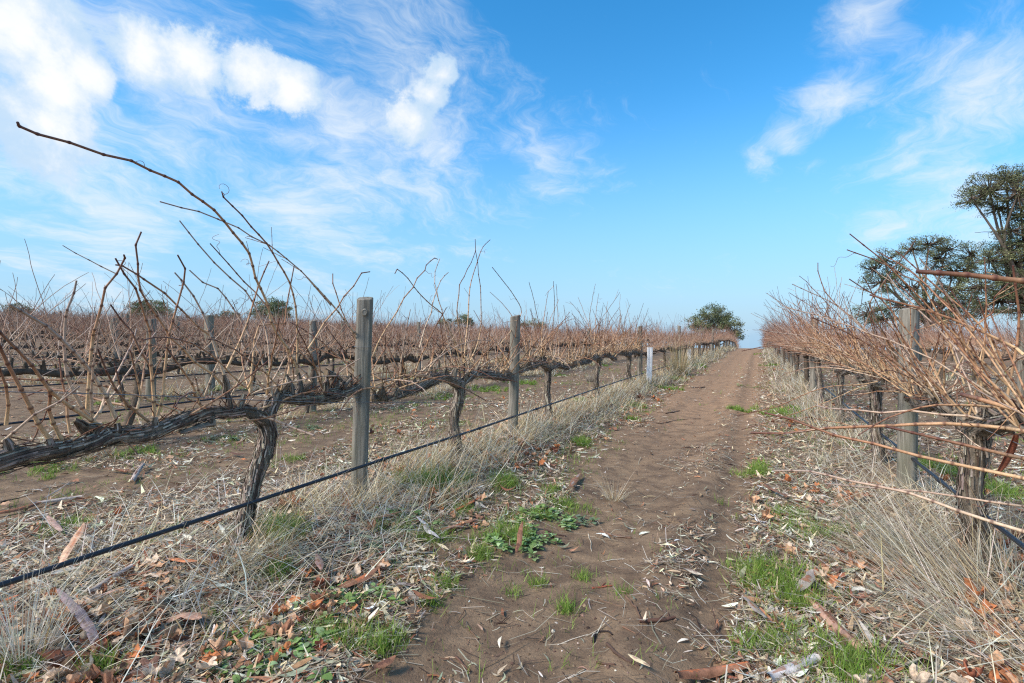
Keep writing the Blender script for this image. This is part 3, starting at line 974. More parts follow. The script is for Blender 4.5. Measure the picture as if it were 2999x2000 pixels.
VINE_Y = 2.15
taken = [(ROW0, y) for y in (1.76, 3.80, 5.95, 8.22, 10.42)] + [(ROWR, y) for y in (3.06, 5.12, 7.28, 9.43)]
vrng = np.random.default_rng(99)
ROWS = [(ROW0 - PITCHX * k, 'left', k + 1) for k in range(0, 20)] + [(ROWR + PITCHX * k, 'right', k + 1) for k in range(0, 4)]
spots = []
for rx, side, k in ROWS:
    y0 = {(1, 'left'): 1.76, (1, 'right'): 3.06, (2, 'left'): 2.95}.get((k, side), vrng.uniform(0, VINE_Y))
    y = y0 - 6 * VINE_Y
    i = 0
    while y < 74:
        az = math.degrees(math.atan2(-rx, y)) if y > 0.2 else 180
        if -23.0 < az - 0 and az < 73 and y > 0.8 and rx > -62:
            i += 1
            if not any(abs(rx - t[0]) < 0.1 and abs(y - t[1]) < 0.6 for t in taken):
                spots.append((math.hypot(rx, y), rx + vrng.normal(0, 0.03), y + vrng.normal(0, 0.09), side, k, i))
        y += VINE_Y
spots.sort()
LEFT_V, RIGHT_V, FAR_L, FAR_R = [], [], [], []


def mid_variant(seed, lean):
    tr, co, ca, rng = gen_vine(seed, 'mid', lean, dens=2.2, tall=0.24 if lean < -0.2 else 0.05)
    cm = MB()
    for nd, r0, r1 in ca:
        cane_mesh(cm, nd[::1], r0, r1, rng, 4, False, None, False)
        for i in range(2, len(nd) - 1, 2):
            if rng.random() < 0.12:
                cane_mesh(cm, cane_nodes(nd[i], unit(nd[i + 1] - nd[i]) + rng.normal(0, 0.7, 3), rng.uniform(0.1, 0.25), rng, 0.09), 0.0022, 0.0015, rng, 3, False)
    return tr.mesh('trunk', M_BARK), [c.mesh('cordon', M_BARK) for c in co], cm.mesh('canes', M_CANE)


for v in range(9):
    LEFT_V.append(mid_variant(200 + v, 0.12))
for v in range(5):
    RIGHT_V.append(mid_variant(300 + v, -0.28))
N_IND = 300 - len(taken)
for (dist, x, y, side, k, i) in spots[:N_IND]:
    tm, cms, cam_ = (LEFT_V if side == 'left' else RIGHT_V)[vrng.integers(0, 9 if side == 'left' else 5)]
    flip = side == 'left' and vrng.random() < 0.5
    r = empty('grape_vine', (x, y, gz(x, y)), (math.pi if flip else 0) + vrng.normal(0, 0.06))
    s = vrng.uniform(0.93, 1.08)
    r.scale = (s, 1.0, s)
    tag(r, f'bare grape vine, {NUM[i]} in view along the {NUM[k]} row {side} of the track', 'grape vine', f'grape vines in the rows {side} of the track')
    link(bpy.data.objects.new('trunk', tm), r)
    for c in cms:
        link(bpy.data.objects.new('cordon', c), r)
    tag(link(bpy.data.objects.new('canes', cam_), r), kind='stuff')
# everything beyond the three hundred nearest vines reads as one mass
fars = []
for v in range(10):
    tr, co, ca, rng = gen_vine(400 + v, 'far', 0.05 if v < 6 else -0.35, dens=1.3, tall=0.0 if v < 6 else 0.12)
    fm = MB()
    for nd, r0, r1 in ca[::1]:
        cane_mesh(fm, nd[:3], 0.0085, 0.0050, rng, 3, False, None, False)
    for b in [tr] + co:
        off = fm.n
        for F in b.Q:
            fm.Q.append(F + off)
        for F in b.T:
            fm.T.append(F + off)
        fm.V += b.V
        fm.C += b.C
        fm.n += b.n
    fars.append((np.concatenate(fm.V), np.concatenate(fm.C), np.concatenate(fm.T), np.concatenate(fm.Q)))
dv = MB()
for (dist, x, y, side, k, i) in spots[N_IND:]:
    V, C, T, Q = fars[vrng.integers(0, 6) if side == 'left' else 6 + vrng.integers(0, 4)]
    s = vrng.uniform(0.92, 1.1)
    W_ = V * np.array((s if (side == 'right' or vrng.random() < 0.5) else -s, vrng.choice((-1, 1)), s)) + np.array((x, y, gz(x, y)))
    o = dv.n
    dv.V.append(W_)
    dv.C.append(C)
    dv.T.append(T + o)
    dv.Q.append(Q + o)
    dv.n += len(V)
tag(dv.build('distant_vines', M_CANE), 'reddish brown mass of distant bare vine rows up to the skyline', 'vines', kind='stuff')

# ------------------------------------------------------------------ posts
def post_mesh(seed, w=0.117, h=1.31, rings=30, sides=28, square=0.55):
    rng = np.random.default_rng(seed)
    mb = MB()
    th = np.arange(sides) * 2 * np.pi / sides
    e = 2 + square * 5
    rr = 1 / (np.abs(np.cos(th)) ** e + np.abs(np.sin(th)) ** e) ** (1 / e)
    z = np.linspace(-0.2, h, rings)
    TH, Z = np.meshgrid(th, z)
    crack = np.zeros_like(TH)
    for _ in range(5):
        c0, z0, zl = rng.uniform(0, 6.28), rng.uniform(0, h), rng.uniform(0.2, 0.7)
        dth = np.angle(np.exp(1j * (TH - c0 - 0.03 * np.sin(Z * 9))))
        crack += np.exp(-(dth / 0.09) ** 2) * np.exp(-((Z - z0) / zl) ** 2)
    rad = w / 2 * rr[None] * (1 + 0.05 * (fbm(np.cos(TH) * 3 + 5, Z * 1.2 + np.sin(TH) * 2, seed) - 0.5) - 0.05 * crack)
    lx, ly = 0.012 * np.sin(Z * 1.6 + seed), 0.010 * np.cos(Z * 1.3 + seed)
    V = np.stack([rad * np.cos(TH) + lx, rad * np.sin(TH) + ly, Z + (Z > h - 0.001) * (0.012 * np.cos(TH + seed))], -1)
    i = np.arange(rings - 1)[:, None] * sides
    j = np.arange(sides)[None]
    k = (j + 1) % sides
    mb.add(V.reshape(-1, 3), np.stack([i + j, i + k, i + sides + k, i + sides + j], -1).reshape(-1, 4))
    # bevelled, slightly uneven sawn top
    top = V[-1]
    inner = top * np.array((0.9, 0.9, 1)) + np.array((0.1 * lx[-1, 0], 0.1 * ly[-1, 0], 0.006))
    mb.add(np.vstack([top, inner]), [(a, (a + 1) % sides, sides + (a + 1) % sides, sides + a) for a in range(sides)])
    mb.add(np.vstack([inner, inner.mean(0)]), [(a, (a + 1) % sides, sides) for a in range(sides)])
    return mb.mesh('post', M_WOOD)


def knot_mesh(r=0.017):
    mb = MB()
    for q, (a, z) in enumerate(((1.0, 0.0), (0.75, 0.006), (0.55, 0.004), (0.35, 0.007), (0.05, 0.006))):
        pass
    prof = [(1.15, -0.004), (1.0, 0.004), (0.72, 0.006), (0.6, 0.0025), (0.3, 0.004), (0.02, 0.004)]
    n = 14
    V = np.array([[r * a * math.cos(t) * (1 + 0.12 * math.sin(3 * t)), z, 1.25 * r * a * math.sin(t)] for a, z in prof for t in np.arange(n) * 2 * np.pi / n])
    F = [(i * n + j, (i + 1) * n + j, (i + 1) * n + (j + 1) % n, i * n + (j + 1) % n) for i in range(len(prof) - 1) for j in range(n)]
    mb.add(V, F)
    return mb.mesh('knot', M_WOOD)


def wire_loop(parent, w, z, tie=True):
    mb = MB()
    t = np.linspace(0, 2 * np.pi, 29)
    e = 4.75
    q = 1 / (np.abs(np.cos(t)) ** e + np.abs(np.sin(t)) ** e) ** (1 / e)
    tube(mb, np.column_stack([w * 0.515 * q * np.cos(t), w * 0.515 * q * np.sin(t), z + 0.006 * np.sin(t)]), 0.0014, 5, srgb(160, 160, 158), False)
    mb.build('wire_tie', M_WIRE, parent)


def post(x, y, mesh, label, group, rz=0.0, tilt=(0, 0), scale=(1, 1, 1), w=0.117, knot=None, tie=None):
    r = empty('trellis_post', (x, y, gz(x, y)))
    r.rotation_euler = (tilt[0], tilt[1], rz)
    r.scale = scale
    tag(r, label, 'post', group)
    link(bpy.data.objects.new('post', mesh), r)
    if knot:
        k = link(bpy.data.objects.new('knot', knot_mesh()), r)
        k.location = (knot[0], knot[1], knot[2])
        k.rotation_euler = (0, 0, knot[3])
    if tie:
        wire_loop(r, w, tie)
    return r


pm = [post_mesh(5, 0.100, 1.285, 60, 40), post_mesh(6, 0.104, 1.24, 48, 32, 0.2), post_mesh(7, 0.104, 1.22, 40, 32, 0.1), post_mesh(8, 0.11, 1.30, 14, 16, 0.2), post_mesh(9, 0.10, 1.28, 14, 16, 0.0)]
tw = R(YAW + 12)
face = (math.sin(tw) * 0.0615, -math.cos(tw) * 0.0615)
post(ROW0, 2.62, pm[0], 'square grey timber post with a round knot near its top, nearest at left', 'trellis posts', tw, (R(-0.6), R(1.0)), knot=(0.010, -0.0505, 1.195, math.pi), tie=0.98, w=0.100)
post(ROW0, 4.93, pm[1], 'greenish grey round post, second from the left foreground along the nearest row', 'trellis posts', 0.5, (0, R(0.6)), tie=0.70, w=0.106)
post(ROW0, 11.36, pm[2], 'slim grey post beside the short white stake', 'trellis posts', 0.2, tie=0.8)
post(ROWR, 4.21, pm[2], 'stout grey post at right partly hidden by sweeping canes', 'trellis posts', 0.9, (0, R(-0.8)), tie=0.98, w=0.106)
post(ROW0 - PITCHX, 5.30, pm[1], 'grey post in the second row, seen just left of the knotted post', 'trellis posts', 1.1, w=0.115)
post(ROW0 - 2 * PITCHX, 6.03, pm[2], 'broad grey post in the third row among the left foreground canes', 'trellis posts', 0.3, scale=(1.35, 1.35, 1.08))
post(ROW0 - 2 * PITCHX, 5.05, pm[1], 'grey post in the third row beside a broader post', 'trellis posts', 0.7, scale=(1.25, 1.25, 1.0))
post(ROW0 - 3 * PITCHX, 6.2, pm[2], 'slim grey post in the fourth row near the left edge', 'trellis posts', 0.7)
prng = np.random.default_rng(4)
for rx, side, k in ROWS:
    y = {(1, 'left'): 17.8, (1, 'right'): 10.66, (2, 'left'): 11.8, (3, 'left'): 12.3, (4, 'left'): 12.7}.get((k, side), prng.uniform(1, 7))
    i = 1
    while y < 66 and rx > -48:
        az = math.degrees(math.atan2(-rx, y))
        if -21 < az < 71 and y > 1 and not (side == 'right' and k > 3):
            post(rx + prng.normal(0, 0.02), y, pm[3 + prng.integers(0, 2)], f'thin weathered post, {NUM[i]} of the distant ones along the {NUM[k]} row {side} of the track', f'distant trellis posts {side} of the track',
                 prng.uniform(0, 3), (prng.normal(0, 0.02), prng.normal(0, 0.02)), (1, 1, prng.uniform(0.95, 1.07)))
            i += 1
        y += 3 * VINE_Y

# ------------------------------------------------------------------ drip pipes and wires
def along(rx, off, z, y0, y1, step, sag, seed, ground=True):
    y = np.arange(y0, y1, step)
    x = rx + off + 0.012 * (fbm(y * 0.5, 0 * y + seed, seed, 1) - 0.5)
    base = ground_z(np.full_like(y, rx), y) if ground else 0
    k_ = 2 * int(1.6 / step) + 1
    base = np.convolve(np.pad(base, k_ // 2, mode='edge'), np.ones(k_) / k_, mode='valid') if ground else 0
    return np.column_stack([x, y, base + z + sag * (fbm(y * 0.45, 0 * y, seed + 3, 1) - 0.5)])


for rx, side, k in ROWS:
    if (side == 'left' and k > 5) or (side == 'right' and k > 2):
        continue
    front = 1 if side == 'left' else -1
    near = k == 1
    y0 = 0.35 if side == 'left' and k == 1 else (1.2 if k == 1 else max(1.0, 0.33 * abs(rx)))
    off, z = (0.082 * front, 0.215) if side == 'left' and k == 1 else (0.02 if side == 'right' else 0.07 * front, 0.24 if side == 'right' else 0.33)
    P = along(rx, off, z, y0, 56, 0.12 if near else 0.3, 0.03, 50 + k)
    root = empty('drip_pipe', tuple(P[0]))
    tag(root, f'black irrigation drip pipe running along the {NUM[k]} row {side} of the track', 'pipe', 'drip irrigation pipes')
    mb = MB()
    tube(mb, P - P[0], 0.0098, 12 if near else 7, srgb(30, 34, 42))
    mb.build('pipe', M_PIPE, root)
    if near:
        em = MB()
        tube(em, np.array([(0, -0.02, 0), (0, -0.012, 0), (0, -0.011, 0), (0, 0.011, 0), (0, 0.012, 0), (0, 0.02, 0)]), (0.0102, 0.0105, 0.0138, 0.0138, 0.0105, 0.0102), 12, srgb(24, 26, 32))
        em = em.mesh('dripper', M_PIPE)
        for q in range(9, min(len(P) - 1, 150), 11):
            d = link(bpy.data.objects.new('dripper', em), root)
            d.location = tuple(P[q] - P[0])
            dd = Vector(P[q + 1] - P[q - 1])
            d.rotation_euler = dd.to_track_quat('Y', 'Z').to_euler()
    W = along(rx, 0.03 * front, 0.655, y0, 56, 0.4, 0.012, 70 + k)
    mb = MB()
    tube(mb, W - W[0], 0.0016, 5, srgb(130, 130, 130))
    o = mb.build('trellis_wire', M_WIRE)
    o.location = tuple(W[0])
    tag(o, f'thin steel cordon wire strung along the {NUM[k]} row {side} of the track', 'wire', 'trellis wires')
W = catmull([on_x(*Z2(*p), ROW0 + 0.05) for p in ((-250, 545), (0, 553), (400, 562), (800, 572), (1200, 588), (1600, 605), (1950, 618), (2240, 625))] + [on_x(*Z4(*p), ROW0 + 0.07) for p in ((330, 1248), (900, 1252), (1500, 1258))], 0.08)
mb = MB()
tube(mb, W - W[0], 0.0019, 5, srgb(130, 130, 130))
o = mb.build('trellis_wire', M_WIRE)
o.location = tuple(W[0])
tag(o, 'loose slack steel wire crossing in front of the first vine at left', 'wire', 'trellis wires')

# ------------------------------------------------------------------ white stakes
def stake(x, y, h, label, rz):
    mb = MB()
    sec = np.array([(-0.055, 0.012), (-0.055, -0.004), (-0.050, -0.010), (-0.012, -0.010), (-0.008, -0.004), (0.008, -0.004), (0.012, -0.010), (0.050, -0.010), (0.055, -0.004), (0.055, 0.012), (0.050, 0.012), (0.050, -0.003), (-0.050, -0.003), (-0.050, 0.012)])
    n = len(sec)
    V = np.vstack([np.column_stack([sec, np.full(n, z)]) for z in (-0.1, 0.0, h - 0.004, h)])
    V[-n:, :2] *= 0.985
    mb.add(V, [(i * n + j, i * n + (j + 1) % n, (i + 1) * n + (j + 1) % n, (i + 1) * n + j) for i in range(3) for j in range(n)])
    mb.add(V[-n:], [(0, 1, 2, 13), (13, 2, 3, 12), (3, 4, 5, 12), (5, 6, 11, 12), (6, 7, 8, 11), (8, 9, 10, 11)])
    o = mb.build('white_stake', M_STAKE, smooth=False)
    o.location = (x, y, gz(x, y))
    o.rotation_euler = (0, R(1.5), rz)
    tag(o, label, 'stake', 'white stakes')


stake(-2.03, 10.95, 0.78, 'short white grooved plastic stake right of a grey post', R(YAW))
stake(ROW0 + 0.1, 19.4, 0.55, 'small pale stake far along the nearest left row, half hidden in grass', R(YAW))

# ------------------------------------------------------------------ trees
def tree(label, lobes, conv, depth, base_px, seed, leaf=0.16, per=150, clump=0.75, dens=1.0, ground=None, group='gum trees beyond the vines', trunk_r=0.28, green=((104, 112, 78), (120, 124, 86), (90, 98, 70), (130, 132, 96)), bare=0):
    rng = np.random.default_rng(seed)
    b = at_depth(*base_px, depth)
    gzv = gz(b[0], b[1]) if ground is None else ground
    b[2] = gzv - 0.3
    root = empty('gum_tree', tuple(b))
    tag(root, label, 'tree', group)
    wood, crown = MB(), MB()
    C = []
    for (x, y, rx, ry) in lobes:
        p = at_depth(*conv(x, y), depth)
        k = depth / FPX / conv.scale
        C.append((p + (rng.normal(0, rx * k * 0.45)) * unit((ray(*conv(x, y))[0], ray(*conv(x, y))[1], 0)), rx * k * 1.15, ry * k * 2.0))
    cen = np.mean([c[0] for c in C], 0)
    fork = b + (cen - b) * np.array((0.25, 0.25, 0.45))
    tube(wood, catmull([b - b, (fork - b) * 0.5 + rng.normal(0, 0.15, 3), fork - b], 0.6), np.linspace(trunk_r, trunk_r * 0.7, len(catmull([b - b, (fork - b) * 0.5, fork - b], 0.6))) if False else trunk_r * 0.85, 9, srgb(128, 116, 102))
    LP, LC = [], []
    for (c, rx, ry) in C:
        mid = (fork + c) / 2 + rng.normal(0, 0.1 * rx + 0.2, 3)
        limb = catmull([fork - b, mid - b, c - b], 0.8)
        tube(wood, limb, np.linspace(trunk_r * 0.45, 0.05, len(limb)), 6, srgb(112, 100, 88))
        nc = max(4, int(dens * rx * ry / clump ** 2 * 3.6))
        for _ in range(nc):
            d = unit(rng.normal(size=3)) * rng.uniform(0.35, 1.0) ** 0.5
            q = c + np.array((d[0] * rx, d[1] * rx, d[2] * ry))
            tw = catmull([c - b + (q - c) * 0.1, (c + q) / 2 - b + np.array((0, 0, -0.1 * ry)), q - b], 0.9)
            tube(wood, tw, np.linspace(0.045, 0.018, len(tw)), 4, srgb(96, 84, 72), False)
            m = int(per * rng.uniform(0.6, 1.3))
            s = clump * rng.uniform(0.7, 1.3)
            # leaves gather toward the top of each clump and along its outer side
            e = rng.normal(size=(m, 3)) * np.array((0.52, 0.52, 0.30)) * s
            LP.append(q + e - b)
            LC.append(np.repeat(palette(green, 1, rng, 0.22), m, 0) * (1 + rng.normal(0, 0.2, (m, 1))))
    LP, LC = np.vstack(LP), np.clip(np.vstack(LC), 0.01, 0.6)
    m = len(LP)
    d = rng.normal(size=(m, 3)) * np.array((1, 1, 0.7)) + np.array((0, 0, -0.35))
    d /= np.linalg.norm(d, axis=1)[:, None]
    up = rng.normal(size=(m, 3))
    up -= d * (up * d).sum(1)[:, None]
    up /= np.linalg.norm(up, axis=1)[:, None]
    strips(crown, LP, d, up, rng.uniform(0.7, 1.4, m) * leaf, rng.uniform(0.35, 0.6, m) * leaf, (0.3, 1.0, 0.2), 0.1, 0.1, LC)
    for _ in range(bare):
        c, rx, ry = C[rng.integers(0, len(C))]
        p0 = c - b
        for nd in range(3):
            P = cane_nodes(p0, rng.normal(size=3) * np.array((1, 1, 0.25)), rx * 1.6, rng, rx * 0.2, 0.2)
            tube(wood, P, np.linspace(0.04, 0.012, len(P)), 4, srgb(96, 86, 78), False)
    wood.build('trunk', M_TRUNK, root)
    crown.build('crown', M_FOL, root)
    return root


def conv(ox, oy, s):
    f = lambda x, y: (ox + x / s, oy + y / s)
    f.scale = s
    return f


ZC, Z8, ZA = conv(2400, 480, 3.135), conv(1600, 850, 3.36), conv(0, 0, 1.567)
tree('spreading dark gum tree with lacy crown behind the right-hand vines', [(600, 880, 130, 55), (500, 960, 100, 60), (850, 780, 120, 50), (1000, 750, 130, 45), (1170, 780, 130, 55), (560, 1090, 140, 60), (1100, 880, 140, 60), (1230, 980, 150, 60),
     (700, 1000, 120, 55), (1400, 830, 110, 70), (440, 1370, 130, 60), (560, 1420, 150, 50), (1050, 1290, 150, 60), (850, 1130, 120, 50), (1250, 1150, 150, 60), (1000, 1430, 180, 60), (760, 1300, 120, 50), (1350, 980, 120, 60), (1420, 1250, 140, 60), (1300, 1400, 150, 60), (1230, 1290, 130, 60)], ZC, 44, ZC(1000, 1600), 1, per=46, clump=0.38, leaf=0.105)
tree('tallest gum tree, dark crown cut off by the right edge', [(1560, 240, 190, 90), (1400, 330, 110, 65), (1720, 150, 150, 70), (1820, 300, 150, 100), (1640, 380, 150, 50), (1850, 450, 130, 50), (1760, 620, 140, 45), (1840, 720, 160, 60), (1680, 790, 140, 60), (1560, 880, 140, 60),
     (1820, 890, 180, 80), (1480, 1130, 150, 55), (1700, 1080, 180, 70), (1850, 1150, 150, 80), (1650, 1260, 180, 60), (1880, 1330, 150, 60), (1500, 1350, 140, 40), (2050, 200, 200, 120), (2080, 480, 200, 120), (2050, 800, 220, 120), (2050, 1100, 220, 120)], ZC, 38, ZC(1980, 1600), 2, per=42, clump=0.34, leaf=0.10, trunk_r=0.4, bare=6)
tree('rounded gum tree rising over the crest left of the track end', [(1650, 235, 90, 45), (1570, 285, 80, 45), (1700, 310, 110, 50), (1820, 330, 70, 40), (1455, 330, 60, 35), (1620, 350, 120, 45), (1780, 390, 110, 40), (1900, 430, 60, 32), (1500, 390, 110, 40), (1740, 255, 60, 40)], Z8, 108, Z8(1680, 560), 3, leaf=0.26, per=100, clump=0.95)
far_tr = [('tiny dark tree on the skyline near the left edge', [(85, 1420, 42, 14), (60, 1428, 25, 10), (110, 1428, 25, 10)], 165),
          ('rounded dark tree on the skyline left of the tall canes', [(690, 1415, 60, 24), (640, 1430, 40, 18), (730, 1430, 45, 20), (690, 1440, 80, 18)], 150),
          ('low dark tree on the skyline between two rounder ones', [(1040, 1455, 45, 16), (1010, 1462, 35, 12), (1075, 1462, 30, 12)], 170),
          ('broad dark tree on the skyline left of the knotted post', [(1250, 1415, 55, 24), (1210, 1430, 45, 22), (1295, 1420, 40, 20), (1250, 1450, 80, 20)], 150),
          ('low grey-green tree on the skyline right of the knotted post', [(2050, 1482, 30, 12), (2030, 1488, 25, 9)], 180),
          ('small dark tree on the skyline just left of the second post', [(2130, 1475, 35, 16), (2150, 1485, 25, 12), (2110, 1487, 25, 10)], 170)]
for n, (lab, lobes, dep) in enumerate(far_tr):
    bx = ZA(lobes[0][0], 1560)
    tree(lab, lobes, ZA, dep, bx, 20 + n, leaf=0.38, per=75, clump=1.1, group='small trees on the skyline')
Z5 = conv(1000, 1300, 2.24)
ZQ = conv(900, 700, 2.614)
tree('low line of trees on the skyline right of the second post', [(1640, 650, 40, 14), (1700, 655, 45, 16), (1760, 650, 40, 18), (1800, 665, 40, 12)], ZQ, 180, ZQ(1720, 760), 31, leaf=0.38, per=75, clump=1.1, group='small trees on the skyline')

# ------------------------------------------------------------------ ground cover that nobody could count
grng = np.random.default_rng(2024)


def scatter(n, r0, r1, power, az0=-30.0, az1=80.0):
    u = grng.random(n)
    a = 2 - power
    r = (r0 ** a + u * (r1 ** a - r0 ** a)) ** (1 / a)
    az = np.radians(grng.uniform(az0, az1, n))
    return -np.sin(az) * r, np.cos(az) * r, r


def litter_density(x, y):
    n = fbm(x * 1.6, y * 1.1, 61, 4)
    n2 = fbm(x * 4.0, y * 2.6, 66, 3)
    patch = sstep(0.44, 0.60, n * 0.6 + n2 * 0.4)
    d = 0.10 + 0.9 * patch
    d = np.where(x < -2.7, (0.03 + 0.85 * sstep(0.49, 0.60, n * 0.6 + n2 * 0.4)), d)
    mid = band(x, -1.55, -1.02, 0.10)
    trk = band(x, -1.12 - 0.3 * sstep(4, 12, y), -0.05 + 0.15 * sstep(4, 12, y), 0.09)
    strip = band(x, -0.46, -0.22, 0.05) * sstep(0.45, 0.55, fbm(x * 3, y * 1.3, 71, 3)) * sstep(2.0, 2.6, y)
    d = d * (1 - 0.93 * trk) + 0.55 * strip + 0.55 * trk * sstep(0.60, 0.70, fbm(x * 1.8, y * 1.2, 83, 4)) * sstep(3, 5, y)
    d = d + 0.9 * band(x, -0.05, 0.60, 0.12) * (1 - 0.4 * sstep(6, 14, y)) + 0.8 * band(x, -2.5, -1.5, 0.15) * (1 - sstep(6, 10, y))
    d = d + 0.8 * band(x, -3.6, -2.3, 0.3) * (1 - sstep(2.0, 3.4, y))
    d = d * (1 - 0.5 * mid * sstep(0.5, 0.42, n))
    return np.clip(d, 0, 1)


def keep(x, y, r, dens, *more):
    k = grng.random(len(x)) < dens
    return [a[k] for a in (x, y, r) + more]


LIT = [(226, 206, 172), (208, 186, 152), (240, 228, 204), (186, 156, 124), (170, 124, 94), (192, 178, 158), (152, 126, 102), (146, 98, 74), (158, 158, 130)]
mb = MB()
x, y, r = scatter(195000, 1.25, 24, 1.65)
x, y, r = keep(x, y, r, litter_density(x, y))
n = len(x)
az = grng.uniform(0, 6.28, n)
d = np.column_stack([np.cos(az), np.sin(az), grng.normal(0, 0.16, n)])
d /= np.linalg.norm(d, axis=1)[:, None]
up = np.column_stack([grng.normal(0, 0.35, n), grng.normal(0, 0.35, n), np.ones(n)])
up -= d * (up * d).sum(1)[:, None]
up /= np.linalg.norm(up, axis=1)[:, None]
P = np.column_stack([x, y, ground_z(x, y) + 0.004 + np.abs(grng.normal(0, 0.010, n))])
L = np.clip(grng.lognormal(-2.98, 0.48, n), 0.014, 0.125) * (1 - 0.35 * band(x, -1.15, -0.05, 0.1))
Wd = np.clip(L * grng.uniform(0.10, 0.26, n), 0.004, 0.022) * (1 + np.clip(r - 5, 0, 12) * 0.06)
bz, bs, lc = grng.normal(0.05, 0.12, n), grng.normal(0, 0.18, n), palette(LIT, n, grng, 0.2)
for sel, prof in ((r < 3.6, (0.25, 0.85, 1.0, 0.6, 0.08)), (r >= 3.6, (0.3, 1.0, 0.15))):
    strips(mb, P[sel], d[sel], up[sel], L[sel], Wd[sel], prof, bz[sel], bs[sel], lc[sel])
tag(mb.build('leaf_litter', M_LEAF), 'pale litter of narrow fallen gum leaves strewn over the soil', 'leaf litter', kind='stuff')

# fine straw, twigs and bark crumbs
mb = MB()
x, y, r = scatter(120000, 1.25, 16, 1.6)
x, y, r = keep(x, y, r, np.clip(litter_density(x, y) * 0.95 + 0.04, 0, 1))
n = len(x)
az = grng.uniform(0, 6.28, n)
d = np.column_stack([np.cos(az), np.sin(az), grng.normal(0, 0.12, n)])
d /= np.linalg.norm(d, axis=1)[:, None]
up = np.tile((0, 0, 1.0), (n, 1)) - d * d[:, 2:3]
up /= np.linalg.norm(up, axis=1)[:, None]
P = np.column_stack([x, y, ground_z(x, y) + 0.004 + np.abs(grng.normal(0, 0.012, n))])
L = np.clip(grng.lognormal(-2.5, 0.55, n), 0.02, 0.3)
strips(mb, P, d, up, L, grng.uniform(0.0015, 0.0042, n), (1, 1, 0.7), grng.normal(0, 0.06, n), grng.normal(0, 0.1, n),
       palette([(196, 184, 160), (168, 154, 132), (120, 100, 84), (84, 66, 56), (210, 200, 180), (150, 140, 124)], n, grng, 0.2))
tag(mb.build('straw_litter', M_GRASS), 'fine straw and twig crumbs scattered over the soil', 'straw', kind='stuff')

# soil crumbs and pebbles on the bare earth
mb = MB()
x, y, r = scatter(15000, 1.25, 10, 1.7)
n = len(x)
s = np.clip(grng.lognormal(-5.6, 0.5, n), 0.0015, 0.014)
base = np.array([(1, 0, 0), (0.2, 0.9, 0), (-0.9, 0.3, 0), (-0.2, -0.9, 0), (0.5, -0.6, 0.1), (0.1, 0.1, 0.7)])
V = base[None] * s[:, None, None] * grng.uniform(0.6, 1.3, (n, 6, 1)) + np.column_stack([x, y, ground_z(x, y)])[:, None]
tri = np.array([(0, 1, 5), (1, 2, 5), (2, 3, 5), (3, 4, 5), (4, 0, 5)])
F = (tri[None] + (np.arange(n) * 6)[:, None, None]).reshape(-1, 3)
mb.add(V.reshape(-1, 3), F, np.repeat(palette([(112, 90, 74), (96, 76, 62), (140, 116, 94), (80, 62, 52), (190, 176, 156)], n, grng, 0.2, (0.3, 0.3, 0.2, 0.14, 0.06)), 6, 0))
tag(mb.build('soil_crumbs', M_PEEL, smooth=False), 'small clods and pebbles on the bare earth', 'clods', kind='stuff')

# dry grass along the rows
DRY = [(226, 208, 168), (212, 190, 148), (236, 226, 200), (192, 166, 124), (210, 200, 180), (168, 138, 100)]
mb = MB()


GREYD = [(206, 194, 168), (188, 176, 152), (218, 210, 192), (168, 152, 126), (198, 176, 136), (150, 130, 102)]


def dry_row(rx, y0, y1, n, wid, Lm, lean_az, lean_s, w0, seed, clumps):
    rg = np.random.default_rng(seed)
    cy = rg.uniform(y0, y1, clumps)
    # more clumps where the photograph shows more grass
    cxx = rx + rg.normal(0, wid, clumps)
    wgt = rg.uniform(0.1, 1.0, clumps) ** 2.2
    i = rg.choice(clumps, n, p=wgt / wgt.sum())
    sp = 0.05 + 0.07 * wgt[i]
    x, y = cxx[i] + rg.normal(0, 1, n) * sp, cy[i] + rg.normal(0, 1, n) * sp
    hgt = rg.uniform(0.6, 1.25, clumps)[i]
    az = lean_az + rg.normal(0, 1.0, n) if lean_az is not None else rg.uniform(0, 6.28, n)
    az = np.where(rg.random(n) < 0.35, rg.uniform(0, 6.28, n), az)
    lean = np.abs(rg.normal(lean_s, 0.35, n))
    L = Lm * hgt * np.clip(rg.lognormal(0, 0.35, n), 0.3, 1.6)
    P = np.column_stack([x, y, ground_z(x, y) - 0.005])
    dist = np.hypot(x, y)
    tone = rg.normal(0, 0.12, clumps)[i][:, None]
    blades(mb, P, az, lean, rg.uniform(0.1, 1.0, n), L, np.maximum(w0, dist * 0.0007) * rg.uniform(0.7, 1.4, n), palette(GREYD if rx > 0 else DRY, n, rg, 0.13) * (1 + tone), rg)


dry_row(ROW0 + 0.18, 2.2, 5.6, 3400, 0.24, 0.25, 0.6, 0.75, 0.0042, 1, 90)
dry_row(ROW0 + 0.20, 0.7, 2.3, 900, 0.28, 0.24, 0.9, 1.05, 0.0040, 2, 46)
dry_row(ROW0 + 0.20, 5.4, 13, 5400, 0.22, 0.24, 0.3, 0.65, 0.0044, 3, 130)
dry_row(ROW0 + 0.18, 12.5, 30, 4800, 0.25, 0.27, None, 0.5, 0.007, 4, 150)
dry_row(ROW0 + 0.1, 26, 52, 2200, 0.25, 0.28, None, 0.45, 0.012, 5, 90)
dry_row(ROWR - 0.05, 2.6, 6.5, 2100, 0.17, 0.26, 1.9, 1.05, 0.0042, 6, 52)
dry_row(ROWR - 0.02, 1.6, 2.9, 800, 0.22, 0.28, 2.0, 1.2, 0.0042, 66, 30)
dry_row(ROWR - 0.14, 6.0, 16, 3400, 0.20, 0.26, 2.2, 0.7, 0.005, 7, 70)
dry_row(ROWR - 0.12, 15, 46, 2600, 0.24, 0.28, None, 0.5, 0.010, 8, 80)
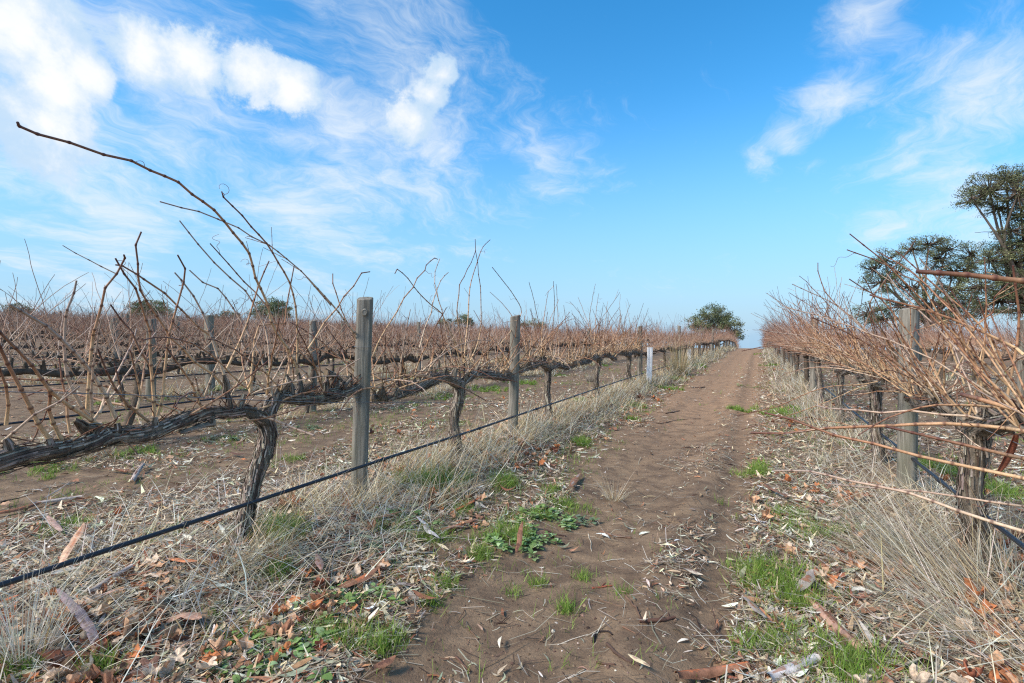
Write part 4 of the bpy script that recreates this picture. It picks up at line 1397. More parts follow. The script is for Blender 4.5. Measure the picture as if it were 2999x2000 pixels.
dry_row(ROW0 - PITCHX, 2.4, 20, 5200, 0.26, 0.20, None, 0.6, 0.006, 9, 110)
dry_row(ROW0 - 2 * PITCHX, 3.4, 24, 2800, 0.3, 0.22, None, 0.55, 0.009, 10, 90)
dry_row(ROW0 - 3 * PITCHX, 4.4, 30, 2000, 0.3, 0.24, None, 0.5, 0.012, 11, 80)
dry_row(ROW0 - 4 * PITCHX, 5.6, 34, 1500, 0.3, 0.24, None, 0.45, 0.014, 12, 70)
dry_row(ROWR + PITCHX, 4, 26, 2000, 0.3, 0.26, None, 0.45, 0.009, 13, 80)
# long bleached stalks lying and arching over the litter
for (xa, xb, ya, yb, n, sd) in ((-2.7, -1.5, 0.6, 2.6, 1300, 1), (-2.6, -1.7, 2.4, 5.5, 700, 2), (0.25, 1.3, 2.0, 5.0, 620, 3), (-3.6, -2.4, 0.9, 3.0, 500, 4)):
    rg = np.random.default_rng(700 + sd)
    x, y = rg.uniform(xa, xb, n), rg.uniform(ya, yb, n)
    blades(mb, np.column_stack([x, y, ground_z(x, y)]), rg.uniform(0, 6.28, n), rg.uniform(0.7, 1.35, n), rg.uniform(0.1, 0.7, n), rg.uniform(0.14, 0.46, n), rg.uniform(0.0024, 0.0044, n),
           palette([(240, 232, 214), (226, 212, 184), (214, 204, 190), (200, 178, 142)], n, rg, 0.1), rg)
tag(mb.build('dry_grass', M_GRASS), 'pale dry grass growing under the vine rows', 'dry grass', kind='stuff')

# green grass
mb = MB()
GRN = [(122, 150, 58), (142, 170, 72), (104, 134, 52), (160, 182, 92), (134, 146, 76)]


def green_patch(cx, cy, sx, sy, n, Lm, w, seed):
    rg = np.random.default_rng(seed)
    k = max(3, n // 26)
    tx, ty = cx + rg.normal(0, sx, k), cy + rg.normal(0, sy, k)
    i = rg.integers(0, k, n)
    x, y = tx[i] + rg.normal(0, 0.022, n), ty[i] + rg.normal(0, 0.022, n)
    P = np.column_stack([x, y, ground_z(x, y) - 0.003])
    L = Lm * np.clip(rg.lognormal(0, 0.35, n), 0.3, 1.8)
    blades(mb, P, rg.uniform(0, 6.28, n), np.abs(rg.normal(0.3, 0.3, n)), rg.uniform(0, 0.9, n), L, np.maximum(w, np.hypot(x, y) * 0.0008) * rg.uniform(0.7, 1.3, n), palette(GRN, n, rg, 0.14), rg)


def px_patch(px, py, spx, spy, n, Lm, w, seed):
    p = on_ground(px, py)
    k = np.hypot(p[0], p[1]) / FPX
    green_patch(p[0], p[1], spx * k, spx * k, n, Lm, w, seed)


for q, (f, a, b, s, n, L) in enumerate([(Z5, 600, 260, 150, 900, 0.10), (Z5, 1080, 270, 70, 420, 0.08), (Z5, 1400, 320, 40, 220, 0.05), (Z5, 1480, 400, 110, 520, 0.04), (Z5, 1260, 470, 90, 420, 0.04), (Z5, 1080, 610, 90, 560, 0.06), (Z5, 900, 740, 70, 260, 0.05),
        (Z5, 650, 930, 50, 160, 0.05), (Z5, 560, 640, 60, 220, 0.06), (Z5, 590, 1060, 50, 120, 0.04), (Z5, 1290, 930, 20, 70, 0.05), (Z5, 1590, 890, 35, 90, 0.035), (Z5, 1480, 1090, 25, 100, 0.05), (Z5, 60, 1280, 110, 260, 0.05), (Z5, 300, 1330, 80, 260, 0.06), (Z5, 1150, 980, 25, 50, 0.04),
        (Z5, 350, 580, 70, 200, 0.06), (Z5, 800, 460, 70, 260, 0.06), (Z5, 1850, 980, 15, 40, 0.035), (Z5, 1600, 10, 40, 160, 0.06),
        (Z6, 600, 900, 140, 900, 0.07), (Z6, 480, 190, 60, 420, 0.05), (Z6, 650, 470, 120, 360, 0.05), (Z6, 800, 600, 90, 300, 0.06), (Z6, 1060, 590, 70, 160, 0.05), (Z6, 1060, 1500, 170, 800, 0.07), (Z6, 480, 1330, 110, 300, 0.05), (Z6, 640, 1250, 90, 260, 0.05), (Z6, 780, 1080, 60, 180, 0.06), (Z6, 1720, 180, 100, 700, 0.07), (Z6, 2100, 330, 110, 700, 0.06), (Z6, 700, 1020, 110, 400, 0.06),
        (Z7, 220, 1140, 130, 900, 0.06), (Z7, 60, 1490, 60, 300, 0.05), (Z7, 140, 830, 50, 260, 0.06),
        (Z2, 900, 970, 70, 260, 0.06), (Z2, 280, 1070, 110, 320, 0.06), (Z2, 1430, 540, 60, 260, 0.06), (Z2, 1480, 870, 60, 120, 0.03), (Z2, 1900, 1000, 90, 240, 0.04), (Z2, 1830, 1480, 90, 380, 0.08), (Z2, 700, 640, 60, 160, 0.04),
        (Z4, 1400, 1150, 120, 800, 0.05), (Z4, 1680, 1105, 80, 520, 0.05), (Z4, 1050, 1220, 110, 520, 0.04), (Z4, 860, 1270, 70, 220, 0.03), (Z4, 800, 1070, 90, 320, 0.04), (Z4, 1000, 1400, 90, 160, 0.03),
        (Z8, 1190, 970, 80, 360, 0.05), (Z8, 1280, 880, 70, 360, 0.07), (Z8, 1540, 760, 30, 260, 0.10), (Z8, 1420, 750, 60, 360, 0.10), (Z8, 1900, 1180, 50, 260, 0.05), (Z8, 830, 1280, 30, 160, 0.05), (Z8, 540, 740, 90, 360, 0.04), (Z8, 150, 840, 80, 260, 0.04), (Z8, 350, 1500, 60, 300, 0.06), (Z8, 910, 1150, 70, 260, 0.05), (Z8, 2230, 740, 60, 260, 0.06), (Z8, 2150, 630, 50, 220, 0.06), (Z8, 340, 1080, 100, 260, 0.05),
        (conv(0, 1400, 2.351), 480, 330, 90, 220, 0.05), (conv(0, 1400, 2.351), 1930, 680, 60, 320, 0.06), (conv(0, 1400, 2.351), 1880, 420, 80, 420, 0.10), (conv(0, 1400, 2.351), 60, 1370, 70, 320, 0.05), (conv(0, 1400, 2.351), 680, 1350, 50, 180, 0.06), (conv(0, 1400, 2.351), 1080, 440, 80, 160, 0.05), (conv(0, 1400, 2.351), 1440, 970, 40, 110, 0.04), (conv(0, 1400, 2.351), 1700, 1120, 120, 300, 0.04), (conv(0, 1400, 2.351), 2200, 1080, 90, 260, 0.04)]):
    px, py = f(a, b)
    sc = {Z5: 2.24}.get(f, getattr(f, 'scale', 2.24))
    px_patch(px, py, s / sc * 0.8, 0, int(n * 1.5), L, 0.0026, 500 + q)
# sparse sprouts everywhere along the verges
x, y, r = scatter(15000, 1.3, 20, 1.5)
x, y, r = keep(x, y, r, sstep(0.52, 0.66, fbm(x * 1.1, y * 0.8, 91, 4)) * (1 - 0.9 * band(x, -1.3, 0.0, 0.08)))
n = len(x)
for q in range(5):
    xx, yy = x + grng.normal(0, 0.02, n), y + grng.normal(0, 0.02, n)
    blades(mb, np.column_stack([xx, yy, ground_z(xx, yy) - 0.002]), grng.uniform(0, 6.28, n), np.abs(grng.normal(0.3, 0.3, n)), grng.uniform(0, 0.8, n), 0.04 * grng.lognormal(0, 0.4, n), np.maximum(0.0022, r * 0.0007), palette(GRN, n, grng, 0.15), grng)
# low broken strips of green along both track edges
x, y, r = scatter(26000, 1.5, 26, 1.45)
edge = band(x, -1.75 - 0.25 * sstep(4, 12, y), -1.15 - 0.3 * sstep(4, 12, y), 0.12) + 0.9 * band(x, -0.02 + 0.15 * sstep(4, 12, y), 0.55, 0.12) + 0.5 * band(x, -4.4, -3.6, 0.2)
x, y, r = keep(x, y, r, np.clip(edge, 0, 1) * sstep(0.43, 0.56, fbm(x * 1.7, y * 0.9, 191, 4)))
n = len(x)
for q in range(4):
    xx, yy = x + grng.normal(0, 0.03, n), y + grng.normal(0, 0.03, n)
    blades(mb, np.column_stack([xx, yy, ground_z(xx, yy) - 0.002]), grng.uniform(0, 6.28, n), np.abs(grng.normal(0.4, 0.3, n)), grng.uniform(0, 0.8, n), 0.038 * grng.lognormal(0, 0.4, n), np.maximum(0.0024, r * 0.0008), palette(GRN, n, grng, 0.15), grng, 3)
tag(mb.build('green_grass', M_GREEN), 'fresh green grass sprouting in patches through the litter', 'green grass', kind='stuff')


# ------------------------------------------------------------------ grass tussocks that stand out singly
def tussock(px, py, label, n, spread, Lm, az, az_s, lean, curl, seed, w=0.0024, cols=DRY, loc=None):
    rg = np.random.default_rng(seed)
    p = on_ground(px, py) if loc is None else np.array((loc[0], loc[1], gz(*loc)))
    m = MB()
    a = rg.uniform(0, 6.28, n)
    rr = spread * np.sqrt(rg.random(n))
    P = np.column_stack([rr * np.cos(a), rr * np.sin(a), np.full(n, -0.01)])
    A = az + rg.normal(0, az_s, n) if az is not None else a
    blades(m, P, A, np.abs(rg.normal(lean, 0.22, n)), np.abs(rg.normal(curl, 0.25, n)), Lm * np.clip(rg.lognormal(0, 0.25, n), 0.4, 1.6), w * rg.uniform(0.7, 1.3, n), palette(cols, n, rg, 0.12), rg, 5)
    o = m.build('grass_tussock', M_GRASS)
    o.location = tuple(p)
    tag(o, label, 'grass tussock', 'dry grass tussocks')


tussock(*Z6(1830, 1030), 'large pale tussock fanned flat toward the track at right', 620, 0.17, 0.66, R(118), 0.30, 1.22, 0.18, 1, w=0.0036, cols=GREYD)
tussock(*Z6(2000, 900), 'upright pale tussock at the foot of the right-hand trunk', 230, 0.15, 0.42, R(100), 0.8, 0.7, 0.4, 2, w=0.0036, cols=GREYD)
tussock(*Z6(2150, 1400), 'low straw tussock spilling across the bottom right corner', 340, 0.17, 0.48, R(140), 0.6, 1.2, 0.25, 3, w=0.0036, cols=GREYD)
tussock(*conv(0, 1400, 2.351)(150, 1260), 'whitish upright tuft in the bottom left corner', 230, 0.07, 0.26, None, 0, 0.3, 0.4, 4, cols=[(222, 218, 204), (206, 200, 180), (190, 184, 160)])
tussock(*Z8(1310, 830), 'tall straw clump beside the pipe far along the left row', 260, 0.14, 0.85, None, 0, 0.16, 0.25, 5, w=0.009, cols=[(196, 176, 132), (176, 156, 114), (208, 192, 154)])
tussock(*Z8(440, 900), 'grey dry tuft alone on the bare soil between the left rows', 170, 0.10, 0.30, None, 0, 0.5, 0.4, 6, w=0.006, cols=[(176, 168, 150), (150, 138, 120)])
tussock(*Z5(1790, 370), 'small grey grass tuft at the left edge of the track', 110, 0.05, 0.16, None, 0, 0.5, 0.5, 7)
tussock(*conv(0, 1400, 2.351)(1700, 600), 'straw-coloured tuft sprawling at the foot of the first vine', 240, 0.14, 0.34, R(20), 1.4, 0.9, 0.4, 8, w=0.0036)
tussock(*Z5(160, 420), 'tall pale tuft leaning on the foot of the knotted post', 150, 0.12, 0.34, R(60), 0.9, 0.7, 0.5, 9, w=0.0038)
tussock(*Z5(500, 160), 'wide pale tuft between the two nearest posts at left', 300, 0.24, 0.40, R(30), 1.2, 0.7, 0.5, 10, w=0.0038)

# ------------------------------------------------------------------ fallen vine leaves
def leaf_mesh(seed, res=24, rings=3, size=1.0):
    rg = np.random.default_rng(seed)
    th = np.arange(res) * 2 * np.pi / res
    lob = 0.72 + 0.28 * np.cos(5 * th) * (0.6 + 0.4 * np.cos(th)) + 0.06 * np.cos(15 * th + 1)
    lob = lob * (1 - 0.55 * np.exp(-((np.abs(th - np.pi)) / 0.30) ** 2))
    fold, cup, ph = rg.uniform(0.4, 1.5), rg.uniform(-0.6, 1.5), rg.uniform(0, 6.28)
    V = [(0.0, 0.0, 0.0)]
    for q in range(1, rings + 1):
        f = q / rings
        for t, l in zip(th, lob):
            x, y = f * l * math.cos(t), f * l * math.sin(t)
            z = fold * 0.35 * abs(y) + cup * 0.32 * f * f * (1 + 0.6 * math.sin(2 * t + ph)) + 0.10 * f * f * math.sin(5 * t + ph) + rg.normal(0, 0.02)
            x *= 1 - 0.28 * abs(cup) * f * f
            V.append((x, y * (1 - 0.3 * fold * f), z))
    V = np.array(V) * 0.06 * size
    m = MB()
    m.add(V, np.array([(0, 1 + j, 1 + (j + 1) % res) for j in range(res)]))
    m.T.append(np.zeros((0, 3), int))
    Q = [(1 + (q * res) + j, 1 + (q + 1) * res + j, 1 + (q + 1) * res + (j + 1) % res, 1 + q * res + (j + 1) % res) for q in range(rings - 1) for j in range(res)]
    if Q:
        m.Q.append(np.array(Q))
    return m


VL = {'orange': (204, 130, 84), 'tan': (212, 168, 132), 'brown': (160, 114, 88), 'red-brown': (172, 106, 80), 'pale': (220, 196, 170), 'dark brown': (122, 90, 76)}
LEAFM = {}
for cname, c in VL.items():
    LEAFM[cname] = []
    for v in range(4):
        m = leaf_mesh(40 + v + len(cname) * 7)
        cc = np.array(srgb(*c))
        m.C = [np.clip(cc * (1 + np.random.default_rng(v).normal(0, 0.12, (len(a), 1))), 0.01, 0.9) for a in m.C]
        LEAFM[cname].append(m.mesh('vine_leaf', M_LEAF))


def vleaf_density(x, y):
    n = fbm(x * 2.2, y * 1.8, 131, 3)
    d = band(x, -2.75, -1.45, 0.2) * 1.0 + band(x, 0.25, 1.35, 0.2) * 0.9 + 0.05 * band(x, -5.2, -2.8, 0.2) + 0.012 * (1 - band(x, -1.3, 0.15, 0.1))
    return np.clip(d * sstep(0.36, 0.60, n), 0, 1)


x, y, r = scatter(17000, 1.3, 18, 1.55)
x, y, r = keep(x, y, r, vleaf_density(x, y))
o_ = np.argsort(r)
x, y, r = x[o_], y[o_], r[o_]
vis = np.array([abs(math.degrees(math.atan2(-a, b)) - YAW) < 46 for a, b in zip(x, y)])
pick = np.where(vis)[0][:288]
hero = [conv(0, 1400, 2.351)(2100, 690), conv(0, 1400, 2.351)(890, 1150), conv(0, 1400, 2.351)(1440, 345), conv(0, 1400, 2.351)(1910, 610), Z5(240, 830), Z6(965, 920), Z6(1800, 1050), Z6(1905, 1060), Z6(1855, 760), Z6(450, 395), Z6(1135, 630), Z6(545, 505)]
lr = random.Random(8)
def where(a, b):
    if a < -1.35:
        return ('in the bottom left corner' if b < 1.15 else 'below the pipe left of the first trunk' if b < 1.8 else 'between the first trunk and the knotted post' if b < 2.6 else
                'between the two nearest left posts' if b < 4.9 else 'beyond the second left post')
    if a > 0.15:
        return 'in the bottom right corner' if b < 2.5 else 'around the right-hand trunk' if b < 3.4 else 'before the right-hand post' if b < 4.3 else 'beyond the right-hand post'
    return 'on the near track' if b < 3 else 'on the track further on'


HL = ['upright orange-tan vine leaf left of the bare patch below the first post', 'large curled tan vine leaf low in the left foreground', 'crumpled bright orange vine leaf beneath the pipe near the first trunk',
      'orange vine leaf between the first trunk and the knotted post', 'pair-lobed tan vine leaf on dark bark, left of the track', 'pale orange vine leaf right of the big green patch', 'orange-red curled vine leaf at the base of the flattened tussock',
      'orange vine leaf right of the flattened tussock base', 'tan vine leaf standing against the right-hand trunk base', 'pale vine leaf by the track edge at right', 'small tan vine leaf in the grey tussock blades', 'reddish tan vine leaf beside the right track edge']


def place_leaf(p, cname, label, group, s):
    o = bpy.data.objects.new('vine_leaf', lr.choice(LEAFM[cname]))
    link(o)
    o.location = (p[0], p[1], gz(p[0], p[1]) + lr.uniform(0.012, 0.04))
    o.rotation_euler = (lr.gauss(0, 0.4), lr.gauss(0, 0.4), lr.uniform(0, 6.28))
    o.scale = (s, s, s)
    tag(o, label, 'leaf', group)


for h, lab in zip(hero, HL):
    place_leaf(on_ground(*h), 'orange' if 'orange' in lab else 'tan', lab, 'fallen vine leaves that stand out', lr.uniform(0.95, 1.2))
names, wts = ['orange', 'tan', 'brown', 'red-brown', 'pale', 'dark brown'], [13, 32, 22, 8, 18, 7]
for i in pick:
    c = lr.choices(names, wts)[0]
    wh = where(x[i], y[i])
    sz = lr.uniform(0.42, 0.92)
    sw = 'small' if sz < 0.57 else 'mid-sized' if sz < 0.76 else 'large'
    place_leaf((x[i], y[i]), c, f'{sw} {c} vine leaf {wh}', f'{sw} {c} vine leaves {wh}', sz)
rest = np.setdiff1d(np.arange(len(x)), pick)
mb = MB()
lows = [leaf_mesh(80 + v, 14, 2) for v in range(8)]
for i in rest:
    L_ = lows[lr.randrange(8)]
    V = np.concatenate(L_.V)
    Rm = np.array(Matrix.Rotation(lr.uniform(0, 6.28), 3, 'Z') @ Matrix.Rotation(lr.gauss(0, 0.4), 3, 'X'))
    s = lr.uniform(0.45, 0.95)
    c = np.array(srgb(*VL[lr.choices(names, wts)[0]])) * lr.uniform(0.8, 1.15)
    W_ = (V @ Rm.T) * s + np.array((x[i], y[i], gz(x[i], y[i]) + lr.uniform(0.012, 0.03)))
    o = mb.n
    mb.V.append(W_)
    mb.C.append(np.tile(c, (len(V), 1)))
    mb.T.append(np.concatenate(L_.T) + o)
    mb.Q.append(np.concatenate(L_.Q) + o)
    mb.n += len(V)
tag(mb.build('vine_leaf_litter', M_LEAF), 'brown and orange vine leaves littered under the rows', 'leaf litter', kind='stuff')

# ------------------------------------------------------------------ bark strips, sticks
def peel(pts, width, curl, col, inner, label, seed, lift=0.026, rise=0.0):
    """a strip of shed bark: a curved sheet with real thickness, rolled about its length"""
    rg = np.random.default_rng(seed)
    G = [on_ground(*p, lift=0.0) for p in pts]
    G = np.array(G)
    G[:, 2] += lift + width * 0.25 + np.linspace(0, 1, len(G)) * rise
    P = catmull(G, 0.02)
    o0 = P[0].copy()
    P = P - o0
    n = len(P)
    T, _, _ = frames(P)
    up = np.tile((0, 0, 1.0), (n, 1))
    side = np.cross(T, up)
    side /= np.linalg.norm(side, axis=1)[:, None]
    K = 9
    a = np.linspace(-1, 1, K)
    t = np.linspace(0, 1, n)
    if curl < 1.5:
        width *= 0.85
        curl *= 0.55
        wv = width * np.clip(np.sin(np.pi * np.clip(t * 0.94 + 0.03, 0, 1)), 0.05, 1) ** 0.7 * (1 + 0.5 * (fbm(t * 7, 0 * t, seed, 3) - 0.5))
    else:
        width *= 1.25
        wv = width * (0.7 + 0.3 * np.sin(np.pi * np.clip(t * 0.9 + 0.08, 0, 1))) * (1 + 0.25 * (fbm(t * 9, 0 * t, seed, 2) - 0.5))
    V = np.zeros((2, n, K, 3))
    for li, th in enumerate((0.0, 0.0018)):
        for k in range(K):
            ang = a[k] * curl + 0.5 * (fbm(t * 3, 0 * t + 3, seed + 1, 2) - 0.5)
            rr = wv / (2 * curl) + th
            ragged = 1 + 0.1 * (abs(a[k]) == 1) * (fbm(t * 25, 0 * t, seed + k, 2) - 0.5)
            V[li, :, k] = P + side * (rr * np.sin(ang) * ragged)[:, None] + up * (rr * (np.cos(ang) - 1))[:, None]
    i = np.arange(n - 1)[:, None] * K
    j = np.arange(K - 1)[None]
    F = np.stack([i + j, i + j + 1, i + K + j + 1, i + K + j], -1).reshape(-1, 4)
    m = MB()
    tn = fbm(np.repeat(t * 6, K), np.tile(a * 2, n), seed + 9, 3)[:, None]
    co, ci = np.array(srgb(*col)), np.array(srgb(*inner))
    m.add(V[0].reshape(-1, 3), F[:, ::-1], np.tile(ci, (n * K, 1)) * (0.75 + 0.5 * tn))
    m.add(V[1].reshape(-1, 3), F, np.tile(co, (n * K, 1)) * (0.7 + 0.6 * tn))
    nn = n * K
    E = [(q * K, (q + 1) * K, nn + (q + 1) * K, nn + q * K) for q in range(n - 1)] + [(q * K + K - 1, nn + q * K + K - 1, nn + (q + 1) * K + K - 1, (q + 1) * K + K - 1) for q in range(n - 1)]
    E += [(q, nn + q, nn + q + 1, q + 1) for q in range(K - 1)] + [((n - 1) * K + q, (n - 1) * K + q + 1, nn + (n - 1) * K + q + 1, nn + (n - 1) * K + q) for q in range(K - 1)]
    m.Q.append(np.array(E))
    o = m.build('bark_strip', M_PEEL)
    o.location = tuple(o0)
    tag(o, label, 'bark strip', 'shed strips of gum bark')


Z3 = conv(0, 1400, 2.351)
GREY, BRN, PINK, RUST, WHITE, DARK = (150, 138, 128), (136, 96, 74), (178, 140, 120), (176, 104, 68), (206, 196, 190), (96, 66, 54)
PEELS = [
    (zz(Z5, (495, 515), (560, 600), (640, 690)), 0.035, 0.5, WHITE, GREY, 'flat grey-white bark strip left of the track', 0.02),
    (zz(Z5, (-30, 1000), (120, 960), (255, 890)), 0.06, 1.2, BRN, RUST, 'broad curled brown bark strip by the curved branch left of the track', 0.02),
    (zz(Z5, (640, 605), (760, 570), (895, 528)), 0.035, 1.0, BRN, RUST, 'brown bark strip just right of the grey-white one', 0.0),
    (zz(Z5, (700, 500), (800, 450), (920, 400)), 0.03, 1.1, RUST, RUST, 'rusty bark strip between green tufts left of the track', 0.02),
    (zz(Z5, (1150, 760), (1165, 700), (1190, 640)), 0.034, 0.9, BRN, DARK, 'short brown bark piece standing in the green weeds', 0.07),
    (zz(Z5, (1500, 320), (1530, 270), (1565, 225)), 0.05, 0.7, BRN, GREY, 'brown split bark piece on bare soil left of the track', 0.0),
    (zz(Z5, (380, 555), (450, 545), (560, 530)), 0.03, 1.3, BRN, RUST, 'thin rolled bark strip touching the grey-white strip', 0.0),
    (zz(Z5, (150, 540), (300, 510), (420, 480)), 0.03, 1.3, BRN, RUST, 'rolled brown bark strip below the knotted post', 0.01),
    (zz(Z5, (310, 975), (400, 965), (500, 985)), 0.03, 0.8, GREY, DARK, 'dark twisted bark strip at the edge of the bare patch', 0.0),
    (zz(Z5, (200, 1540), (280, 1515), (355, 1480)), 0.04, 0.8, BRN, DARK, 'brown bark strip at the bottom left track edge', 0.01),
    (zz(Z5, (1880, 1440), (1940, 1475), (2025, 1525)), 0.022, 0.5, (214, 190, 150), PINK, 'cream bark sliver on the track near the bottom', 0.0),
    (zz(Z6, (815, 1045), (920, 1150), (1050, 1290), (1200, 1415)), 0.055, 1.9, PINK, BRN, 'long pinkish bark tube lying diagonally at right', 0.0),
    (zz(Z6, (1010, 1260), (1030, 1320), (1060, 1390)), 0.03, 0.8, BRN, DARK, 'short brown flap beside the pinkish bark tube', 0.0),
    (zz(Z6, (390, 1045), (470, 1140), (550, 1240)), 0.03, 0.9, GREY, BRN, 'grey-brown bark strip in pale litter right of the track', 0.02),
    (zz(Z6, (560, 1590), (720, 1520), (880, 1450)), 0.05, 2.0, WHITE, PINK, 'white bark tube at the bottom edge right of the track', 0.0),
    (zz(Z6, (-40, 1570), (180, 1545), (430, 1500)), 0.04, 1.6, BRN, RUST, 'reddish bark roll at the bottom edge of the track', 0.0),
    (zz(Z6, (515, 285), (600, 350), (700, 415)), 0.04, 0.9, BRN, DARK, 'brown bark strip near the tip of the low cane', 0.03),
    (zz(Z6, (2040, 880), (2140, 920), (2260, 985)), 0.04, 1.3, GREY, RUST, 'grey bark strip with rusty inside at the right edge', 0.02),
    (zz(Z6, (750, 1030), (800, 1000), (850, 960)), 0.05, 0.8, GREY, BRN, 'grey bark flake standing at the head of the pinkish tube', 0.05),
    (zz(Z6, (0, 865), (60, 880), (130, 910)), 0.04, 0.6, (206, 186, 160), PINK, 'pale bark piece on the right edge of the track', 0.0),
    (zz(Z3, (605, 830), (750, 760), (910, 690)), 0.025, 2.0, (180, 166, 158), GREY, 'slender grey bark tube in the left foreground straw', 0.03),
    (zz(Z3, (240, 200), (400, 175), (570, 150)), 0.03, 2.0, (176, 164, 154), BRN, 'long grey bark tube on the soil behind the pipe at left', 0.0),
    (zz(Z3, (-60, 280), (120, 245), (280, 200)), 0.035, 1.6, BRN, RUST, 'long brown bark tube on the soil at the left edge', 0.0),
    (zz(Z3, (300, 170), (400, 120), (480, 75)), 0.02, 1.2, GREY, BRN, 'thin grey bark piece propped over the long grey tube', 0.02),
    (zz(Z3, (680, 1250), (560, 1090), (400, 935)), 0.04, 0.7, (160, 138, 134), (140, 116, 106), 'mottled mauve-grey bark blade slanting up in the left foreground', 0.06),
    (zz(Z3, (230, 1260), (420, 1295), (620, 1310)), 0.05, 0.8, (120, 74, 54), DARK, 'dark reddish bark sheet in the bottom left corner', 0.01),
    (zz(Z3, (410, 670), (500, 560), (580, 450)), 0.042, 0.6, (214, 172, 140), (190, 130, 96), 'pale orange bark blade standing behind the pipe at left', 0.07),
    (zz(Z3, (1145, 600), (1240, 625), (1360, 655)), 0.035, 0.8, (190, 122, 84), BRN, 'orange-brown bark strip below the pipe', 0.02),
    (zz(Z3, (2180, 570), (2195, 660), (2215, 770)), 0.035, 1.0, (160, 128, 116), BRN, 'mauve-brown bark strip beside an upright orange leaf', 0.05),
    (zz(Z3, (1230, 500), (1340, 525), (1440, 545)), 0.03, 0.9, BRN, DARK, 'brown bark strip beneath the pipe left of the first trunk', 0.01),
    (zz(Z3, (640, 885), (720, 860), (810, 840)), 0.03, 1.0, (186, 140, 112), RUST, 'tan bark curl in the left foreground straw', 0.01),
    (zz(Z3, (0, 910), (60, 900), (130, 885)), 0.04, 0.9, RUST, RUST, 'orange bark piece at the left edge below the pipe', 0.01),
    (zz(Z3, (1150, 1080), (1250, 1045), (1380, 1090)), 0.07, 0.6, (190, 146, 118), PINK, 'broad tan bark flake in the left foreground', 0.02),
    (zz(Z3, (330, 300), (370, 360), (420, 440)), 0.04, 0.7, (176, 142, 126), PINK, 'pinkish bark flake on the soil above the pipe at left', 0.02),
    (zz(Z2, (700, 1085), (780, 1095), (870, 1105)), 0.04, 0.8, BRN, DARK, 'brown bark strip on bare soil left of the first trunk', 0.01),
    (zz(Z2, (865, 1165), (900, 1110), (940, 1065)), 0.045, 1.7, (172, 156, 144), DARK, 'pale hollow bark roll on bare soil left of the first trunk', 0.02),
    (zz(Z2, (1500, 975), (1560, 985), (1610, 985)), 0.04, 0.7, (104, 74, 62), DARK, 'dark bark scrap on bare soil beside the first trunk', 0.0),
]
for q, (pts, w, cu, c, inn, lab, ri) in enumerate(PEELS):
    peel(pts, w, cu, c, inn, lab, 900 + q, rise=ri)

# bark sliver caught in the right-hand vine
m = MB()
P = catmull([at_depth(*p, 1.95) for p in zz(Z7, (1735, 1280), (1715, 1340), (1690, 1400), (1650, 1480), (1600, 1560))], 0.015)
o0 = P[0].copy()
t = np.linspace(0, 1, len(P))
Wp = 0.034 * np.clip(np.sin(np.pi * (0.12 + 0.86 * t)) ** 0.6, 0.1, 1)
sd_ = unit((0.9, 0.35, 0.25))
nm_ = unit(np.cross(sd_, P[-1] - P[0]))
V = np.stack([P - o0 + np.outer(Wp * a * 0.5, sd_) + np.outer(Wp * (-0.35 * a * a + 0.1) + th, nm_) for th in (0, 0.002) for a in (-1, -0.4, 0.2, 1)], 1)
n, K = len(P), 8
F = [(i * K + a, i * K + b, (i + 1) * K + b, (i + 1) * K + a) for i in range(n - 1) for a, b in ((0, 1), (1, 2), (2, 3), (3, 7), (7, 6), (6, 5), (5, 4), (4, 0))]
m.add(V.reshape(-1, 3), F, np.repeat(np.array(srgb(132, 78, 58))[None], n * K, 0))
o = m.build('bark_strip', M_PEEL)
o.location = tuple(o0)
tag(o, 'rust-brown pointed bark strip hanging in the canes of the right-edge vine', 'bark strip', 'shed strips of gum bark')

